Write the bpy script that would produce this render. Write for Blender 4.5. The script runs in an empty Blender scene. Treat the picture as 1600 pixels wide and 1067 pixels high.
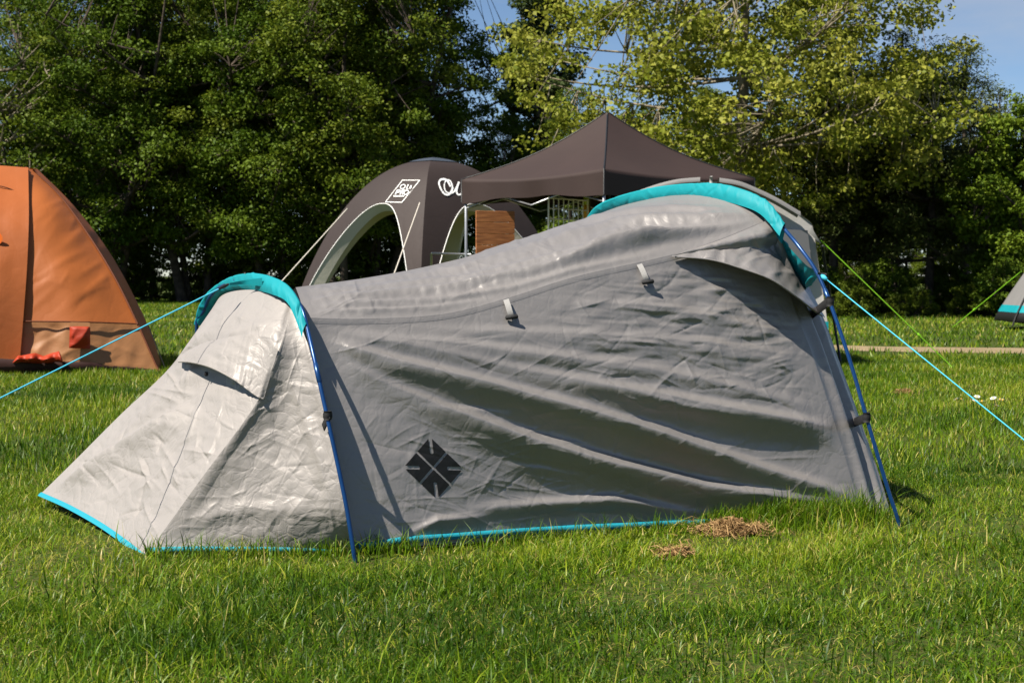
import bpy, math, random
import numpy as np
from mathutils import Vector

# ------------------------------------------------------------------ camera, sky, sun, exposure
S = bpy.context.scene
C = S.collection
CAM_H = 0.95; FPX = 2300.0; HOR = 430.0
PITCH = math.atan((533.5 - HOR) / FPX)
cd = bpy.data.cameras.new('camera'); cam = bpy.data.objects.new('camera', cd); C.objects.link(cam)
cam.location = (0, 0, CAM_H); cam.rotation_euler = (math.pi / 2 - PITCH, 0, 0)
cd.sensor_width = 36; cd.lens = 36 * FPX / 1600; cd.clip_end = 2000; cd.clip_start = 0.05
cd.dof.use_dof = True; cd.dof.focus_distance = 5.2; cd.dof.aperture_fstop = 10
S.camera = cam
SUN_EL = math.radians(54); SH = Vector((-0.82, -0.572))          # horizontal direction towards the sun
W = bpy.data.worlds.new('World'); S.world = W; W.use_nodes = True
nt = W.node_tree; nt.nodes.clear()
sky = nt.nodes.new('ShaderNodeTexSky'); sky.sky_type = 'NISHITA'; sky.sun_disc = False
sky.sun_elevation = SUN_EL; sky.sun_rotation = math.atan2(SH.x, SH.y); sky.air_density = 0.85; sky.dust_density = 0.15; sky.ozone_density = 3.5; sky.altitude = 900
bg = nt.nodes.new('ShaderNodeBackground'); bg.inputs[1].default_value = 0.052
ow = nt.nodes.new('ShaderNodeOutputWorld')
tc = nt.nodes.new('ShaderNodeTexCoord'); mp = nt.nodes.new('ShaderNodeMapping'); mp.inputs['Scale'].default_value = (2.2, 2.2, 9); mp.inputs['Rotation'].default_value = (0.25, 0.1, 0)
cn = nt.nodes.new('ShaderNodeTexNoise'); cn.inputs['Scale'].default_value = 1.6; cn.inputs['Detail'].default_value = 7; cn.inputs['Roughness'].default_value = 0.6
cr = nt.nodes.new('ShaderNodeValToRGB'); cr.color_ramp.elements[0].position = 0.44; cr.color_ramp.elements[1].position = 0.74
cr.color_ramp.elements[1].color = (0.5, 0.5, 0.5, 1)
mx = nt.nodes.new('ShaderNodeMix'); mx.data_type = 'RGBA'; mx.inputs[7].default_value = (5.0, 5.2, 5.6, 1)
nt.links.new(tc.outputs['Generated'], mp.inputs[0]); nt.links.new(mp.outputs[0], cn.inputs[0]); nt.links.new(cn.outputs[0], cr.inputs[0])
nt.links.new(cr.outputs[0], mx.inputs[0]); nt.links.new(sky.outputs[0], mx.inputs[6]); nt.links.new(mx.outputs[2], bg.inputs[0]); nt.links.new(bg.outputs[0], ow.inputs[0])
sl = bpy.data.lights.new('sun', 'SUN'); sl.energy = 5.0; sl.angle = math.radians(0.5); sl.color = (1.0, 0.93, 0.82)
so = bpy.data.objects.new('sun', sl); C.objects.link(so)
SD = Vector((SH.x * math.cos(SUN_EL), SH.y * math.cos(SUN_EL), math.sin(SUN_EL)))
so.rotation_euler = SD.to_track_quat('Z', 'Y').to_euler(); so.location = SD * 60
S.view_settings.view_transform = 'Standard'; S.view_settings.look = 'None'; S.view_settings.exposure = 1.1; S.view_settings.gamma = 1
S.render.engine = 'CYCLES'
S.cycles.max_bounces = 6; S.cycles.diffuse_bounces = 3; S.cycles.transmission_bounces = 3; S.cycles.transparent_max_bounces = 4
S.cycles.caustics_reflective = False; S.cycles.caustics_refractive = False

# ------------------------------------------------------------------ helpers
cp, sp = math.cos(PITCH), math.sin(PITCH)
def UQ(px, py, Y):
    """world point at depth Y that the photograph shows at pixel (px, py)"""
    px = np.asarray(px, float); py = np.asarray(py, float); Y = np.asarray(Y, float)
    r = (px - 800) / FPX; u = -(py - 533.5) / FPX
    t = Y / (cp + u * sp)
    return np.stack([r * t, Y + 0 * r, CAM_H + (-sp + u * cp) * t], -1)
def gdepth(py): return CAM_H / math.tan(PITCH + math.atan((py - 533.5) / FPX))
def G(px, py): return UQ(px, py, gdepth(py))
def proj(P):
    x, y, z = P[..., 0], P[..., 1], P[..., 2] - CAM_H
    d = y * cp - z * sp; u = y * sp + z * cp
    return np.stack([800 + FPX * x / d, 533.5 - FPX * u / d], -1)
def crv(pts, n):
    """smooth curve through points, n samples evenly spaced"""
    P = np.asarray(pts, float)
    if len(P) == 2:
        t = np.linspace(0, 1, n)[:, None]; return P[0] * (1 - t) + P[1] * t
    A = np.vstack([2 * P[0] - P[1], P, 2 * P[-1] - P[-2]])
    out = []
    for i in range(1, len(A) - 2):
        t = np.linspace(0, 1, 24, endpoint=False)[:, None]
        p0, p1, p2, p3 = A[i - 1], A[i], A[i + 1], A[i + 2]
        out.append(0.5 * ((2 * p1) + (-p0 + p2) * t + (2 * p0 - 5 * p1 + 4 * p2 - p3) * t ** 2 + (-p0 + 3 * p1 - 3 * p2 + p3) * t ** 3))
    Q = np.vstack(out + [P[-1:]])
    L = np.r_[0, np.cumsum(np.sqrt((np.diff(Q[:, :2], axis=0) ** 2).sum(1)) + 1e-9)]
    s = np.linspace(0, L[-1], n)
    return np.stack([np.interp(s, L, Q[:, k]) for k in range(Q.shape[1])], -1)
def coons(b, t, l, r):
    nu, nv = len(b), len(l)
    u = np.linspace(0, 1, nu)[:, None, None]; v = np.linspace(0, 1, nv)[None, :, None]
    B, T, L_, R_ = b[:, None], t[:, None], l[None], r[None]
    return (1 - v) * B + v * T + (1 - u) * L_ + u * R_ - ((1 - u) * (1 - v) * b[0] + u * (1 - v) * b[-1] + (1 - u) * v * t[0] + u * v * t[-1])
def q3(pts): return [(a, b, 1.0 / d) for a, b, d in pts]           # pixel, pixel, 1/depth: planes stay planes
def QW(A): return UQ(A[..., 0], A[..., 1], 1.0 / A[..., 2])
def grid_normals(P, toward=None):
    du = np.gradient(P, axis=0); dv = np.gradient(P, axis=1)
    N = np.cross(du, dv); N /= np.linalg.norm(N, axis=-1, keepdims=True) + 1e-12
    if toward is None: toward = np.array([0, 0, CAM_H])
    if ((toward - P) * N).sum(-1).mean() < 0: N = -N
    return N
def offs(p):
    o = np.zeros(3)
    while p is not None:
        o += np.array(p.location); p = p.parent
    return o
def link(name, V, F, m, parent=None, smooth=True, fattr=None, quads=None):
    """one mesh object; V world coordinates; F list of faces or an (n,k) int array"""
    me = bpy.data.meshes.new(name)
    V = np.asarray(V, float).reshape(-1, 3) - (offs(parent) if parent is not None else 0)
    if isinstance(F, np.ndarray):
        k = F.shape[1]; nf = len(F)
        me.vertices.add(len(V)); me.vertices.foreach_set('co', V.astype(np.float32).ravel())
        me.loops.add(nf * k); me.loops.foreach_set('vertex_index', F.astype(np.int32).ravel())
        me.polygons.add(nf); me.polygons.foreach_set('loop_start', np.arange(0, nf * k, k, dtype=np.int32))
        try: me.polygons.foreach_set('loop_total', np.full(nf, k, np.int32))
        except Exception: pass
        me.update(calc_edges=True)
    else:
        me.from_pydata([tuple(v) for v in V], [], [tuple(int(i) for i in f) for f in F]); me.update()
    if smooth: me.polygons.foreach_set('use_smooth', np.ones(len(me.polygons), bool))
    if fattr is not None:
        a = me.attributes.new('tint', 'FLOAT', 'FACE'); a.data.foreach_set('value', np.asarray(fattr, np.float32))
    me.validate()
    if m is not None: me.materials.append(m)
    o = bpy.data.objects.new(name, me); C.objects.link(o)
    if parent is not None: o.parent = parent
    return o
def gfaces(nu, nv, base=0, closed=False):
    i = np.arange(nu - 1)[:, None]; j = np.arange(nv if closed else nv - 1)[None]
    j2 = (j + 1) % nv
    return np.stack([base + i * nv + j, base + (i + 1) * nv + j, base + (i + 1) * nv + j2, base + i * nv + j2], -1).reshape(-1, 4)
def sheet(name, P, m, parent=None, toward=None):
    nu, nv = P.shape[:2]; F = gfaces(nu, nv)
    N = np.cross(np.gradient(P, axis=0), np.gradient(P, axis=1))
    t = np.array([0, 0, CAM_H]) if toward is None else toward
    if ((t - P) * N).sum() < 0: F = F[:, ::-1].copy()
    return link(name, P, F, m, parent)
def tube_geo(pts, rad, seg=8, cap=True):
    P = np.asarray(pts, float); n = len(P); r = np.broadcast_to(np.asarray(rad, float), (n,))
    T = np.gradient(P, axis=0); T /= np.linalg.norm(T, axis=1, keepdims=True) + 1e-12
    up = np.array([0, 0, 1.0]) if abs(T[0, 2]) < 0.9 else np.array([1.0, 0, 0])
    V = np.zeros((n, seg, 3)); a = np.linspace(0, 2 * np.pi, seg, endpoint=False)
    X = np.cross(up, T[0]); X /= np.linalg.norm(X)
    for i in range(n):
        X = X - T[i] * X.dot(T[i]); X /= np.linalg.norm(X) + 1e-12; Yv = np.cross(T[i], X)
        V[i] = P[i] + r[i] * (np.cos(a)[:, None] * X + np.sin(a)[:, None] * Yv)
    return V.reshape(-1, 3), gfaces(n, seg, 0, True)
class MB:
    def __init__(s): s.V = []; s.F = []; s.n = 0
    def add(s, V, F):
        V = np.asarray(V, float).reshape(-1, 3); s.V.append(V)
        s.F += [tuple(int(i) + s.n for i in f) for f in F]; s.n += len(V); return s
    def tube(s, pts, rad, seg=8):
        V, F = tube_geo(pts, rad, seg); n = len(V); s.add(V, list(F) + [tuple(range(seg))[::-1], tuple(range(n - seg, n))]); return s
    def box(s, c, size, ax=None, bev=0.0):
        c = np.asarray(c, float); h = np.asarray(size, float) / 2
        A = np.eye(3) if ax is None else np.asarray(ax, float)
        b = min(bev, h.min() * 0.9)
        if b <= 0:
            v = [c + (A.T @ (h * np.array(k))) for k in ((-1,-1,-1),(1,-1,-1),(1,1,-1),(-1,1,-1),(-1,-1,1),(1,-1,1),(1,1,1),(-1,1,1))]
            s.add(v, [(0,3,2,1),(4,5,6,7),(0,1,5,4),(1,2,6,5),(2,3,7,6),(3,0,4,7)]); return s
        rings = []
        for z, ins in ((-h[2], b), (-h[2] + b, 0), (h[2] - b, 0), (h[2], b)):
            x, y = h[0] - ins, h[1] - ins
            rings.append([(-x, -y + b), (-x + b, -y), (x - b, -y), (x, -y + b), (x, y - b), (x - b, y), (-x + b, y), (-x, y - b)]); rings[-1] = [(p, q, z) for p, q in rings[-1]]
        v = [c + A.T @ np.array(p) for r in rings for p in r]
        f = [tuple(range(8))[::-1], tuple(range(24, 32))] + [tuple(x) for x in gfaces(4, 8, 0, True)]
        s.add(v, [t[::-1] if i >= 2 else t for i, t in enumerate(f)]); return s
    def build(s, name, m, parent=None, smooth=True): return link(name, np.vstack(s.V), s.F, m, parent, smooth)
def thing(name, loc, label, cat, group=None):
    o = bpy.data.objects.new(name, None); o.empty_display_size = 0.2; C.objects.link(o); o.location = loc
    return tag(o, label, cat, group)
def tag(o, label=None, cat=None, group=None, kind=None):
    if label: o['label'] = label
    if cat: o['category'] = cat
    if group: o['group'] = group
    if kind: o['kind'] = kind
    return o
def copy_tree(o, parent=None):
    c = o.copy(); C.objects.link(c)
    if parent is not None: c.parent = parent
    for ch in o.children: copy_tree(ch, c)
    return c

# ------------------------------------------------------------------ materials
def mat(name, col, rough=0.6, spec=0.4, metal=0.0, var=0.0, vscale=6.0, bump=0.0, bscale=20.0, transl=0.0, crinkle=0.0, cscale=9.0, sheen=0.0, col2=None, attr=False, noise_detail=5):
    m = bpy.data.materials.new(name); m.use_nodes = True; t = m.node_tree; n = t.nodes; L = t.links
    p = n['Principled BSDF']; out = n['Material Output']
    p.inputs['Roughness'].default_value = rough; p.inputs['Specular IOR Level'].default_value = spec; p.inputs['Metallic'].default_value = metal
    if sheen: p.inputs['Sheen Weight'].default_value = sheen
    tco = n.new('ShaderNodeTexCoord')
    c2 = col2 if col2 else tuple(x * (1 - var) for x in col)
    colsock = None
    if attr or var or col2:
        mixn = n.new('ShaderNodeMix'); mixn.data_type = 'RGBA'
        mixn.inputs[6].default_value = (*col, 1); mixn.inputs[7].default_value = (*c2, 1)
        if attr:
            a = n.new('ShaderNodeAttribute'); a.attribute_name = 'tint'; L.new(a.outputs['Fac'], mixn.inputs[0])
        else:
            no = n.new('ShaderNodeTexNoise'); no.inputs['Scale'].default_value = vscale; no.inputs['Detail'].default_value = noise_detail
            rp = n.new('ShaderNodeMapRange'); rp.inputs[1].default_value = 0.35; rp.inputs[2].default_value = 0.65
            L.new(tco.outputs['Object'], no.inputs['Vector']); L.new(no.outputs['Fac'], rp.inputs[0]); L.new(rp.outputs[0], mixn.inputs[0])
        colsock = mixn.outputs[2]; L.new(colsock, p.inputs['Base Color'])
    else: p.inputs['Base Color'].default_value = (*col, 1)
    last = None
    if crinkle:
        n1 = n.new('ShaderNodeTexNoise'); n1.inputs['Scale'].default_value = cscale * 0.5; n1.inputs['Detail'].default_value = 3
        sc = n.new('ShaderNodeVectorMath'); sc.operation = 'MULTIPLY_ADD'; sc.inputs[1].default_value = (0.16,) * 3
        L.new(tco.outputs['Object'], n1.inputs['Vector']); L.new(n1.outputs['Color'], sc.inputs[0]); L.new(tco.outputs['Object'], sc.inputs[2])
        hs = None
        for k, (s_, w_) in enumerate(((cscale, 1.0), (cscale * 2.3, 0.5), (cscale * 5.1, 0.22))):
            v = n.new('ShaderNodeTexVoronoi'); v.feature = 'DISTANCE_TO_EDGE'; v.inputs['Scale'].default_value = s_; v.inputs['Randomness'].default_value = 1
            L.new(sc.outputs[0], v.inputs['Vector'])
            mu = n.new('ShaderNodeMath'); mu.operation = 'MULTIPLY_ADD'; mu.inputs[1].default_value = w_
            mnn = n.new('ShaderNodeMath'); mnn.operation = 'MINIMUM'; mnn.inputs[1].default_value = .13; L.new(v.outputs['Distance'], mnn.inputs[0]); L.new(mnn.outputs[0], mu.inputs[0])
            if hs is None: mu.inputs[2].default_value = 0
            else: L.new(hs, mu.inputs[2])
            hs = mu.outputs[0]
        b = n.new('ShaderNodeBump'); b.inputs['Strength'].default_value = 1.0; b.inputs['Distance'].default_value = crinkle
        L.new(hs, b.inputs['Height']); last = b
    if bump:
        nb = n.new('ShaderNodeTexNoise'); nb.inputs['Scale'].default_value = bscale; nb.inputs['Detail'].default_value = 6
        L.new(tco.outputs['Object'], nb.inputs['Vector'])
        b = n.new('ShaderNodeBump'); b.inputs['Strength'].default_value = 1.0; b.inputs['Distance'].default_value = bump
        L.new(nb.outputs['Fac'], b.inputs['Height'])
        if last: L.new(last.outputs[0], b.inputs['Normal'])
        last = b
    if last: L.new(last.outputs[0], p.inputs['Normal'])
    if transl:
        tr = n.new('ShaderNodeBsdfTranslucent'); ms = n.new('ShaderNodeMixShader'); ms.inputs[0].default_value = transl
        if colsock: L.new(colsock, tr.inputs['Color'])
        else: tr.inputs['Color'].default_value = (*col, 1)
        if last: L.new(last.outputs[0], tr.inputs['Normal'])
        L.new(p.outputs[0], ms.inputs[1]); L.new(tr.outputs[0], ms.inputs[2]); L.new(ms.outputs[0], out.inputs['Surface'])
    return m
M = dict(
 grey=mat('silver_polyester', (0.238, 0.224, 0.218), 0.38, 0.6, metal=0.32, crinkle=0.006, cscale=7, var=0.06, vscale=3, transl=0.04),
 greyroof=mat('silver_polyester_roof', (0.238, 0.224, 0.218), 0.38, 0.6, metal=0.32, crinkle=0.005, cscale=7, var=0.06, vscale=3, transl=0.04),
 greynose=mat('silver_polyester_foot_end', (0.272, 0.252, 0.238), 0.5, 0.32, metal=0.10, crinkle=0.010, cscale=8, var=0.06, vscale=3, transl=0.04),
 teal=mat('turquoise_polyester', (0.006, 0.235, 0.27), 0.58, 0.22, crinkle=0.003, cscale=9, var=0.1, vscale=8, transl=0.06),
 tealtrim=mat('turquoise_webbing', (0.008, 0.22, 0.29), 0.6, 0.3, bump=0.001, bscale=120),
 emblem=mat('black_print', (0.006, 0.006, 0.006), 0.5, 0.3, crinkle=0.002, cscale=14),
 pole=mat('blue_anodised_pole', (0.005, 0.048, 0.17), 0.3, 0.5, metal=0.35, var=0.2, vscale=15),
 strap=mat('black_webbing', (0.012, 0.012, 0.013), 0.7, 0.3, bump=0.001, bscale=200),
 tab=mat('grey_elastic', (0.24, 0.235, 0.23), 0.7, 0.2, bump=0.001, bscale=150),
 zip=mat('dark_zip_coil', (0.05, 0.05, 0.055), 0.6, 0.3, bump=0.001, bscale=200),
 seam=mat('seam_tape', (0.195, 0.188, 0.188), 0.4, 0.3, bump=0.003, bscale=90),
 cyan=mat('cyan_cord', (0.06, 0.45, 0.62), 0.6, 0.3, bump=0.0008, bscale=300),
 lime=mat('lime_cord', (0.22, 0.52, 0.02), 0.6, 0.3, bump=0.0008, bscale=300),
 paleline=mat('pale_cord', (0.5, 0.46, 0.4), 0.7, 0.2, bump=0.0008, bscale=300),
 dark=mat('black_sheeting', (0.012, 0.012, 0.012), 0.6, 0.3, bump=0.003, bscale=15),
 orange=mat('orange_polyester', (0.35, 0.100, 0.021), 0.55, 0.35, crinkle=0.004, cscale=4, var=0.12, vscale=1.5, transl=0.10),
 orange2=mat('deep_orange_polyester', (0.33, 0.088, 0.018), 0.55, 0.35, crinkle=0.006, cscale=2.5, var=0.12, vscale=1.5, transl=0.12),
 tan=mat('tan_orange_polyester', (0.38, 0.175, 0.070), 0.5, 0.4, crinkle=0.005, cscale=5, var=0.15, vscale=2, transl=0.22),
 red=mat('red_orange_cloth', (0.32, 0.028, 0.006), 0.6, 0.3, crinkle=0.006, cscale=7, var=0.2, vscale=5),
 emb2=mat('bright_orange_print', (0.62, 0.13, 0.015), 0.6, 0.2, bump=0.001, bscale=60),
 oseam=mat('brown_seam', (0.10, 0.03, 0.012), 0.7, 0.2, bump=0.001, bscale=60),
 canopy=mat('dark_brown_canopy_cloth', (0.031, 0.0185, 0.0155), 0.65, 0.3, crinkle=0.004, cscale=3, var=0.12, vscale=1.2),
 shelter=mat('charcoal_brown_cloth', (0.030, 0.0205, 0.0178), 0.6, 0.3, crinkle=0.006, cscale=3, var=0.12, vscale=1.5),
 cap=mat('slate_cap_cloth', (0.035, 0.045, 0.062), 0.6, 0.3, bump=0.004, bscale=8),
 cream=mat('cream_lining', (0.55, 0.53, 0.45), 0.65, 0.3, crinkle=0.006, cscale=3, var=0.08, vscale=2, transl=0.15),
 white=mat('white_print', (0.80, 0.80, 0.78), 0.6, 0.3, bump=0.0005, bscale=50),
 alu=mat('brushed_aluminium', (0.42, 0.43, 0.44), 0.35, 0.5, metal=0.7, var=0.1, vscale=20),
 wire=mat('grey_coated_wire', (0.60, 0.60, 0.58), 0.5, 0.4, metal=0.1),
 steel=mat('black_powder_coat', (0.012, 0.013, 0.014), 0.45, 0.4, bump=0.0005, bscale=60),
 card=mat('lime_card', (0.45, 0.58, 0.06), 0.6, 0.3, var=0.5, vscale=30),
 yellow=mat('amber_sign', (0.75, 0.40, 0.02), 0.5, 0.4, var=0.15, vscale=10),
 awning=mat('pale_grey_awning_cloth', (0.40, 0.385, 0.37), 0.5, 0.4, crinkle=0.006, cscale=3, var=0.08, vscale=2, transl=0.08),
 awning2=mat('mid_grey_awning_cloth', (0.17, 0.166, 0.164), 0.55, 0.35, crinkle=0.004, cscale=4, var=0.1, vscale=2),
 clear=mat('smoky_window_film', (0.10, 0.10, 0.105), 0.15, 0.5, bump=0.003, bscale=6),
 straw=mat('dry_straw', (0.42, 0.27, 0.12), 0.8, 0.2, col2=(0.15, 0.085, 0.035), attr=True, transl=0.2),
 petal=mat('white_petal', (0.78, 0.78, 0.74), 0.6, 0.3, var=0.1, vscale=200, transl=0.2),
 pollen=mat('yellow_floret', (0.70, 0.42, 0.02), 0.7, 0.2, bump=0.001, bscale=400),
 bark=mat('grey_brown_bark', (0.085, 0.066, 0.050), 0.9, 0.15, col2=(0.035, 0.028, 0.022), vscale=5, bump=0.03, bscale=12),
 palebark=mat('pale_flaking_bark', (0.26, 0.225, 0.16), 0.85, 0.15, col2=(0.09, 0.075, 0.05), vscale=3, bump=0.02, bscale=10),
 leafdark=mat('dark_green_leaves', (0.042, 0.082, 0.005), 0.6, 0.15, col2=(0.115, 0.165, 0.012), attr=True, transl=0.28),
 leafmid=mat('mid_green_leaves', (0.055, 0.095, 0.006), 0.6, 0.15, col2=(0.145, 0.175, 0.015), attr=True, transl=0.28),
 leafmaple=mat('yellow_green_leaves', (0.130, 0.165, 0.010), 0.6, 0.2, col2=(0.30, 0.295, 0.045), attr=True, transl=0.34),
 leafpop=mat('dull_green_leaves', (0.035, 0.055, 0.014), 0.6, 0.15, col2=(0.06, 0.085, 0.02), attr=True, transl=0.2),
 leafcon=mat('olive_needles', (0.045, 0.066, 0.014), 0.6, 0.15, col2=(0.10, 0.115, 0.022), attr=True, transl=0.22),
 leafbright=mat('fresh_green_leaves', (0.060, 0.112, 0.007), 0.6, 0.15, col2=(0.15, 0.20, 0.015), attr=True, transl=0.3),
 blade=mat('grass_blades', (0.060, 0.122, 0.004), 0.42, 0.24, col2=(0.36, 0.31, 0.06), attr=True, transl=0.38),
)
def ramp_tint(m, stops):
    t = m.node_tree; n = t.nodes; L = t.links; r = n.new('ShaderNodeValToRGB'); a = [x for x in n if x.type == 'ATTRIBUTE'][0]
    el = r.color_ramp.elements
    while len(el) < len(stops): el.new(0.5)
    for e, (p, c) in zip(el, stops): e.position = p; e.color = (*c, 1)
    L.new(a.outputs['Fac'], r.inputs[0]); mixn = [x for x in n if x.type == 'MIX'][0]
    for lk in list(mixn.outputs[2].links): L.new(r.outputs[0], lk.to_socket)
ramp_tint(M['blade'], [(0, (.024, .066, .002)), (.3, (.100, .190, .004)), (.6, (.26, .30, .016)), (1, (.46, .37, .13))])
# wood planks
def plank_mat():
    m = mat('stained_planks', (0.30, 0.105, 0.035), 0.6, 0.3); t = m.node_tree; n = t.nodes; L = t.links
    tco = n.new('ShaderNodeTexCoord'); mpn = n.new('ShaderNodeMapping'); mpn.inputs['Scale'].default_value = (2, 2, 26)
    no = n.new('ShaderNodeTexNoise'); no.inputs['Scale'].default_value = 2.0; no.inputs['Detail'].default_value = 6
    r = n.new('ShaderNodeValToRGB'); r.color_ramp.elements[0].color = (0.17, 0.058, 0.020, 1); r.color_ramp.elements[1].color = (0.38, 0.15, 0.05, 1)
    r.color_ramp.elements[0].position = 0.3; r.color_ramp.elements[1].position = 0.7
    L.new(tco.outputs['Object'], mpn.inputs[0]); L.new(mpn.outputs[0], no.inputs[0]); L.new(no.outputs[0], r.inputs[0]); L.new(r.outputs[0], n['Principled BSDF'].inputs['Base Color'])
    return m
M['plank'] = plank_mat()
def ground_mat(name, a, b, c, s1, s2, bump):
    m = bpy.data.materials.new(name); m.use_nodes = True; t = m.node_tree; n = t.nodes; L = t.links; p = n['Principled BSDF']
    p.inputs['Roughness'].default_value = 0.95; p.inputs['Specular IOR Level'].default_value = 0.1
    tco = n.new('ShaderNodeTexCoord'); x1 = n.new('ShaderNodeTexNoise'); x1.inputs['Scale'].default_value = s1; x1.inputs['Detail'].default_value = 6
    x2 = n.new('ShaderNodeTexNoise'); x2.inputs['Scale'].default_value = s2; x2.inputs['Detail'].default_value = 8
    r1 = n.new('ShaderNodeMapRange'); r1.inputs[1].default_value = 0.35; r1.inputs[2].default_value = 0.65
    r2 = n.new('ShaderNodeMapRange'); r2.inputs[1].default_value = 0.4; r2.inputs[2].default_value = 0.7
    m1 = n.new('ShaderNodeMix'); m1.data_type = 'RGBA'; m1.inputs[6].default_value = (*a, 1); m1.inputs[7].default_value = (*b, 1)
    m2 = n.new('ShaderNodeMix'); m2.data_type = 'RGBA'; m2.inputs[7].default_value = (*c, 1)
    bp = n.new('ShaderNodeBump'); bp.inputs['Strength'].default_value = 1; bp.inputs['Distance'].default_value = bump
    for x in (x1, x2): L.new(tco.outputs['Object'], x.inputs[0])
    L.new(x1.outputs[0], r1.inputs[0]); L.new(x2.outputs[0], r2.inputs[0]); L.new(r1.outputs[0], m1.inputs[0]); L.new(m1.outputs[2], m2.inputs[6])
    L.new(r2.outputs[0], m2.inputs[0]); L.new(m2.outputs[2], p.inputs['Base Color']); L.new(x2.outputs[0], bp.inputs['Height']); L.new(bp.outputs[0], p.inputs['Normal'])
    return m
M['soil'] = ground_mat('turf_soil', (0.022, 0.050, 0.005), (0.040, 0.075, 0.007), (0.070, 0.058, 0.022), 0.6, 40, 0.02)
M['track'] = ground_mat('trodden_earth', (0.24, 0.17, 0.11), (0.18, 0.125, 0.08), (0.20, 0.18, 0.09), 1.2, 9, 0.02)

# ------------------------------------------------------------------ the setting: ground and path
g = 700
tag(link('ground', [(-g, -60, 0), (g, -60, 0), (g, 1100, 0), (-g, 1100, 0)], [(0, 1, 2, 3)], M['soil']), kind='structure')
pc = [(14, 17.2), (9.5, 17.6), (6.8, 18.4), (4.3, 19.3), (1.5, 22), (-0.5, 27), (-1.2, 34), (0.5, 48), (4, 70), (9, 110)]
PC = crv([(a, b, 0) for a, b in pc], 120)
T = np.gradient(PC, axis=0); T /= np.linalg.norm(T, axis=1, keepdims=True); Nn = np.stack([-T[:, 1], T[:, 0], 0 * T[:, 0]], -1)
rg = np.random.default_rng(5); wob = np.convolve(rg.normal(0, 0.22, 124), np.ones(5) / 5, 'valid'); wob2 = np.convolve(rg.normal(0, 0.22, 124), np.ones(5) / 5, 'valid')
PP = np.stack([PC - Nn * (0.62 + wob[:, None]), PC + Nn * (0.62 + wob2[:, None])], 1); PP[..., 2] = 0.004
tag(sheet('path', PP, M['track'], toward=np.array([0, 20, 50.0])), kind='structure')
def on_path(x, y):
    d = np.full(x.shape, 99.0)
    for i in range(len(PC)): d = np.minimum(d, np.hypot(x - PC[i, 0], y - PC[i, 1]))
    return d

# ------------------------------------------------------------------ the main tunnel tent
TH = math.radians(30); AX = np.array([math.cos(TH), math.sin(TH)]); CX = np.array([math.sin(TH), -math.cos(TH)])
def hoop(N, Wd, H, n, lean, phi):
    co = np.cos(phi); si = np.sin(phi)
    u = np.sign(co) * np.abs(co) ** (2 / n) * Wd / 2; z = np.abs(si) ** (2 / n) * H
    xy = (N - CX * Wd / 2) + u[:, None] * CX + (z / H)[:, None] * lean * AX
    return np.c_[xy, z]
PHI = np.linspace(0, np.pi, 600)
HS = hoop(G(555, 878)[:2], 1.40, 0.95, 3.2, -0.11, PHI); HL = hoop(G(1406, 822)[:2], 2.09, 1.335, 2.7, -0.35, PHI)
PS, PL = proj(HS), proj(HL)
def DS(x, y): return HS[np.argmin((PS[:, 0] - x) ** 2 + (PS[:, 1] - y) ** 2), 1] + .14 * min(max((878 - y) / 380, 0), 1)
def DL(x, y): return HL[np.argmin((PL[:, 0] - x) ** 2 + (PL[:, 1] - y) ** 2), 1] + .20 * min(max((820 - y) / 475, 0), 1)
def ts(pts, add=0.0): return [(x, y, DS(x, y) + add) for x, y in pts]
def tl(pts, add=0.0): return [(x, y, DL(x, y) + add) for x, y in pts]
tent = thing('tunnel_tent', (0.3, 5.6, 0), 'low silver grey tunnel tent with turquoise pole sleeves in the foreground', 'tent')

FK = 1.6
def folds(px, py, specs):
    h = np.zeros(px.shape)
    for pts, amp, su, sd in specs:
        xs = [p[0] for p in pts]; ys = [p[1] for p in pts]
        yl = np.interp(px, xs, ys)
        if np.isscalar(amp): A = amp
        else: A = np.interp(px, xs, amp)
        A = A * FK * np.clip((px - xs[0]) / 70 + 0.02, 0, 1) * np.clip((xs[-1] + 8 - px) / 25, 0, 1)
        s = py - yl
        h += A * np.where(s < 0, np.exp(-(s / su) ** 2), np.exp(-(s / sd) ** 2))
    return h
def creases(px, py, n, box, ang, seed, amp=(0.0015, 0.004), ln=(25, 110), wd=(2.0, 4.5)):
    r = np.random.default_rng(seed); h = np.zeros(px.shape)
    for _ in range(n):
        cx, cy = r.uniform(box[0], box[2]), r.uniform(box[1], box[3]); a = ang[r.integers(len(ang))] + r.normal(0, 9)
        a = math.radians(a); L = r.uniform(*ln) * 0.5; w = r.uniform(*wd); A = r.uniform(*amp) * (1 if r.random() < 0.65 else -1); k = r.normal(0, 0.0016)
        msk = (abs(px - cx) < L + 8) & (abs(py - cy) < L + 8)
        x = px[msk] - cx; y = py[msk] - cy
        s = x * math.cos(a) + y * math.sin(a); t = -x * math.sin(a) + y * math.cos(a) + k * s * s
        h[msk] += A * np.exp(-np.abs(t) / w) * np.clip(1 - (s / L) ** 2, 0, 1)
    return h
def swell(px, py, seed, wl, amp, k=14, aniso=(1, 1)):
    r = np.random.default_rng(seed); h = np.zeros(px.shape)
    for _ in range(k):
        a = r.uniform(0, 2 * np.pi); f = 2 * np.pi / (wl * r.uniform(0.6, 1.6)); h += np.sin(f * (np.cos(a) * px * aniso[0] + np.sin(a) * py * aniso[1]) + r.uniform(0, 6.3))
    return h * amp / math.sqrt(k)

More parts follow.
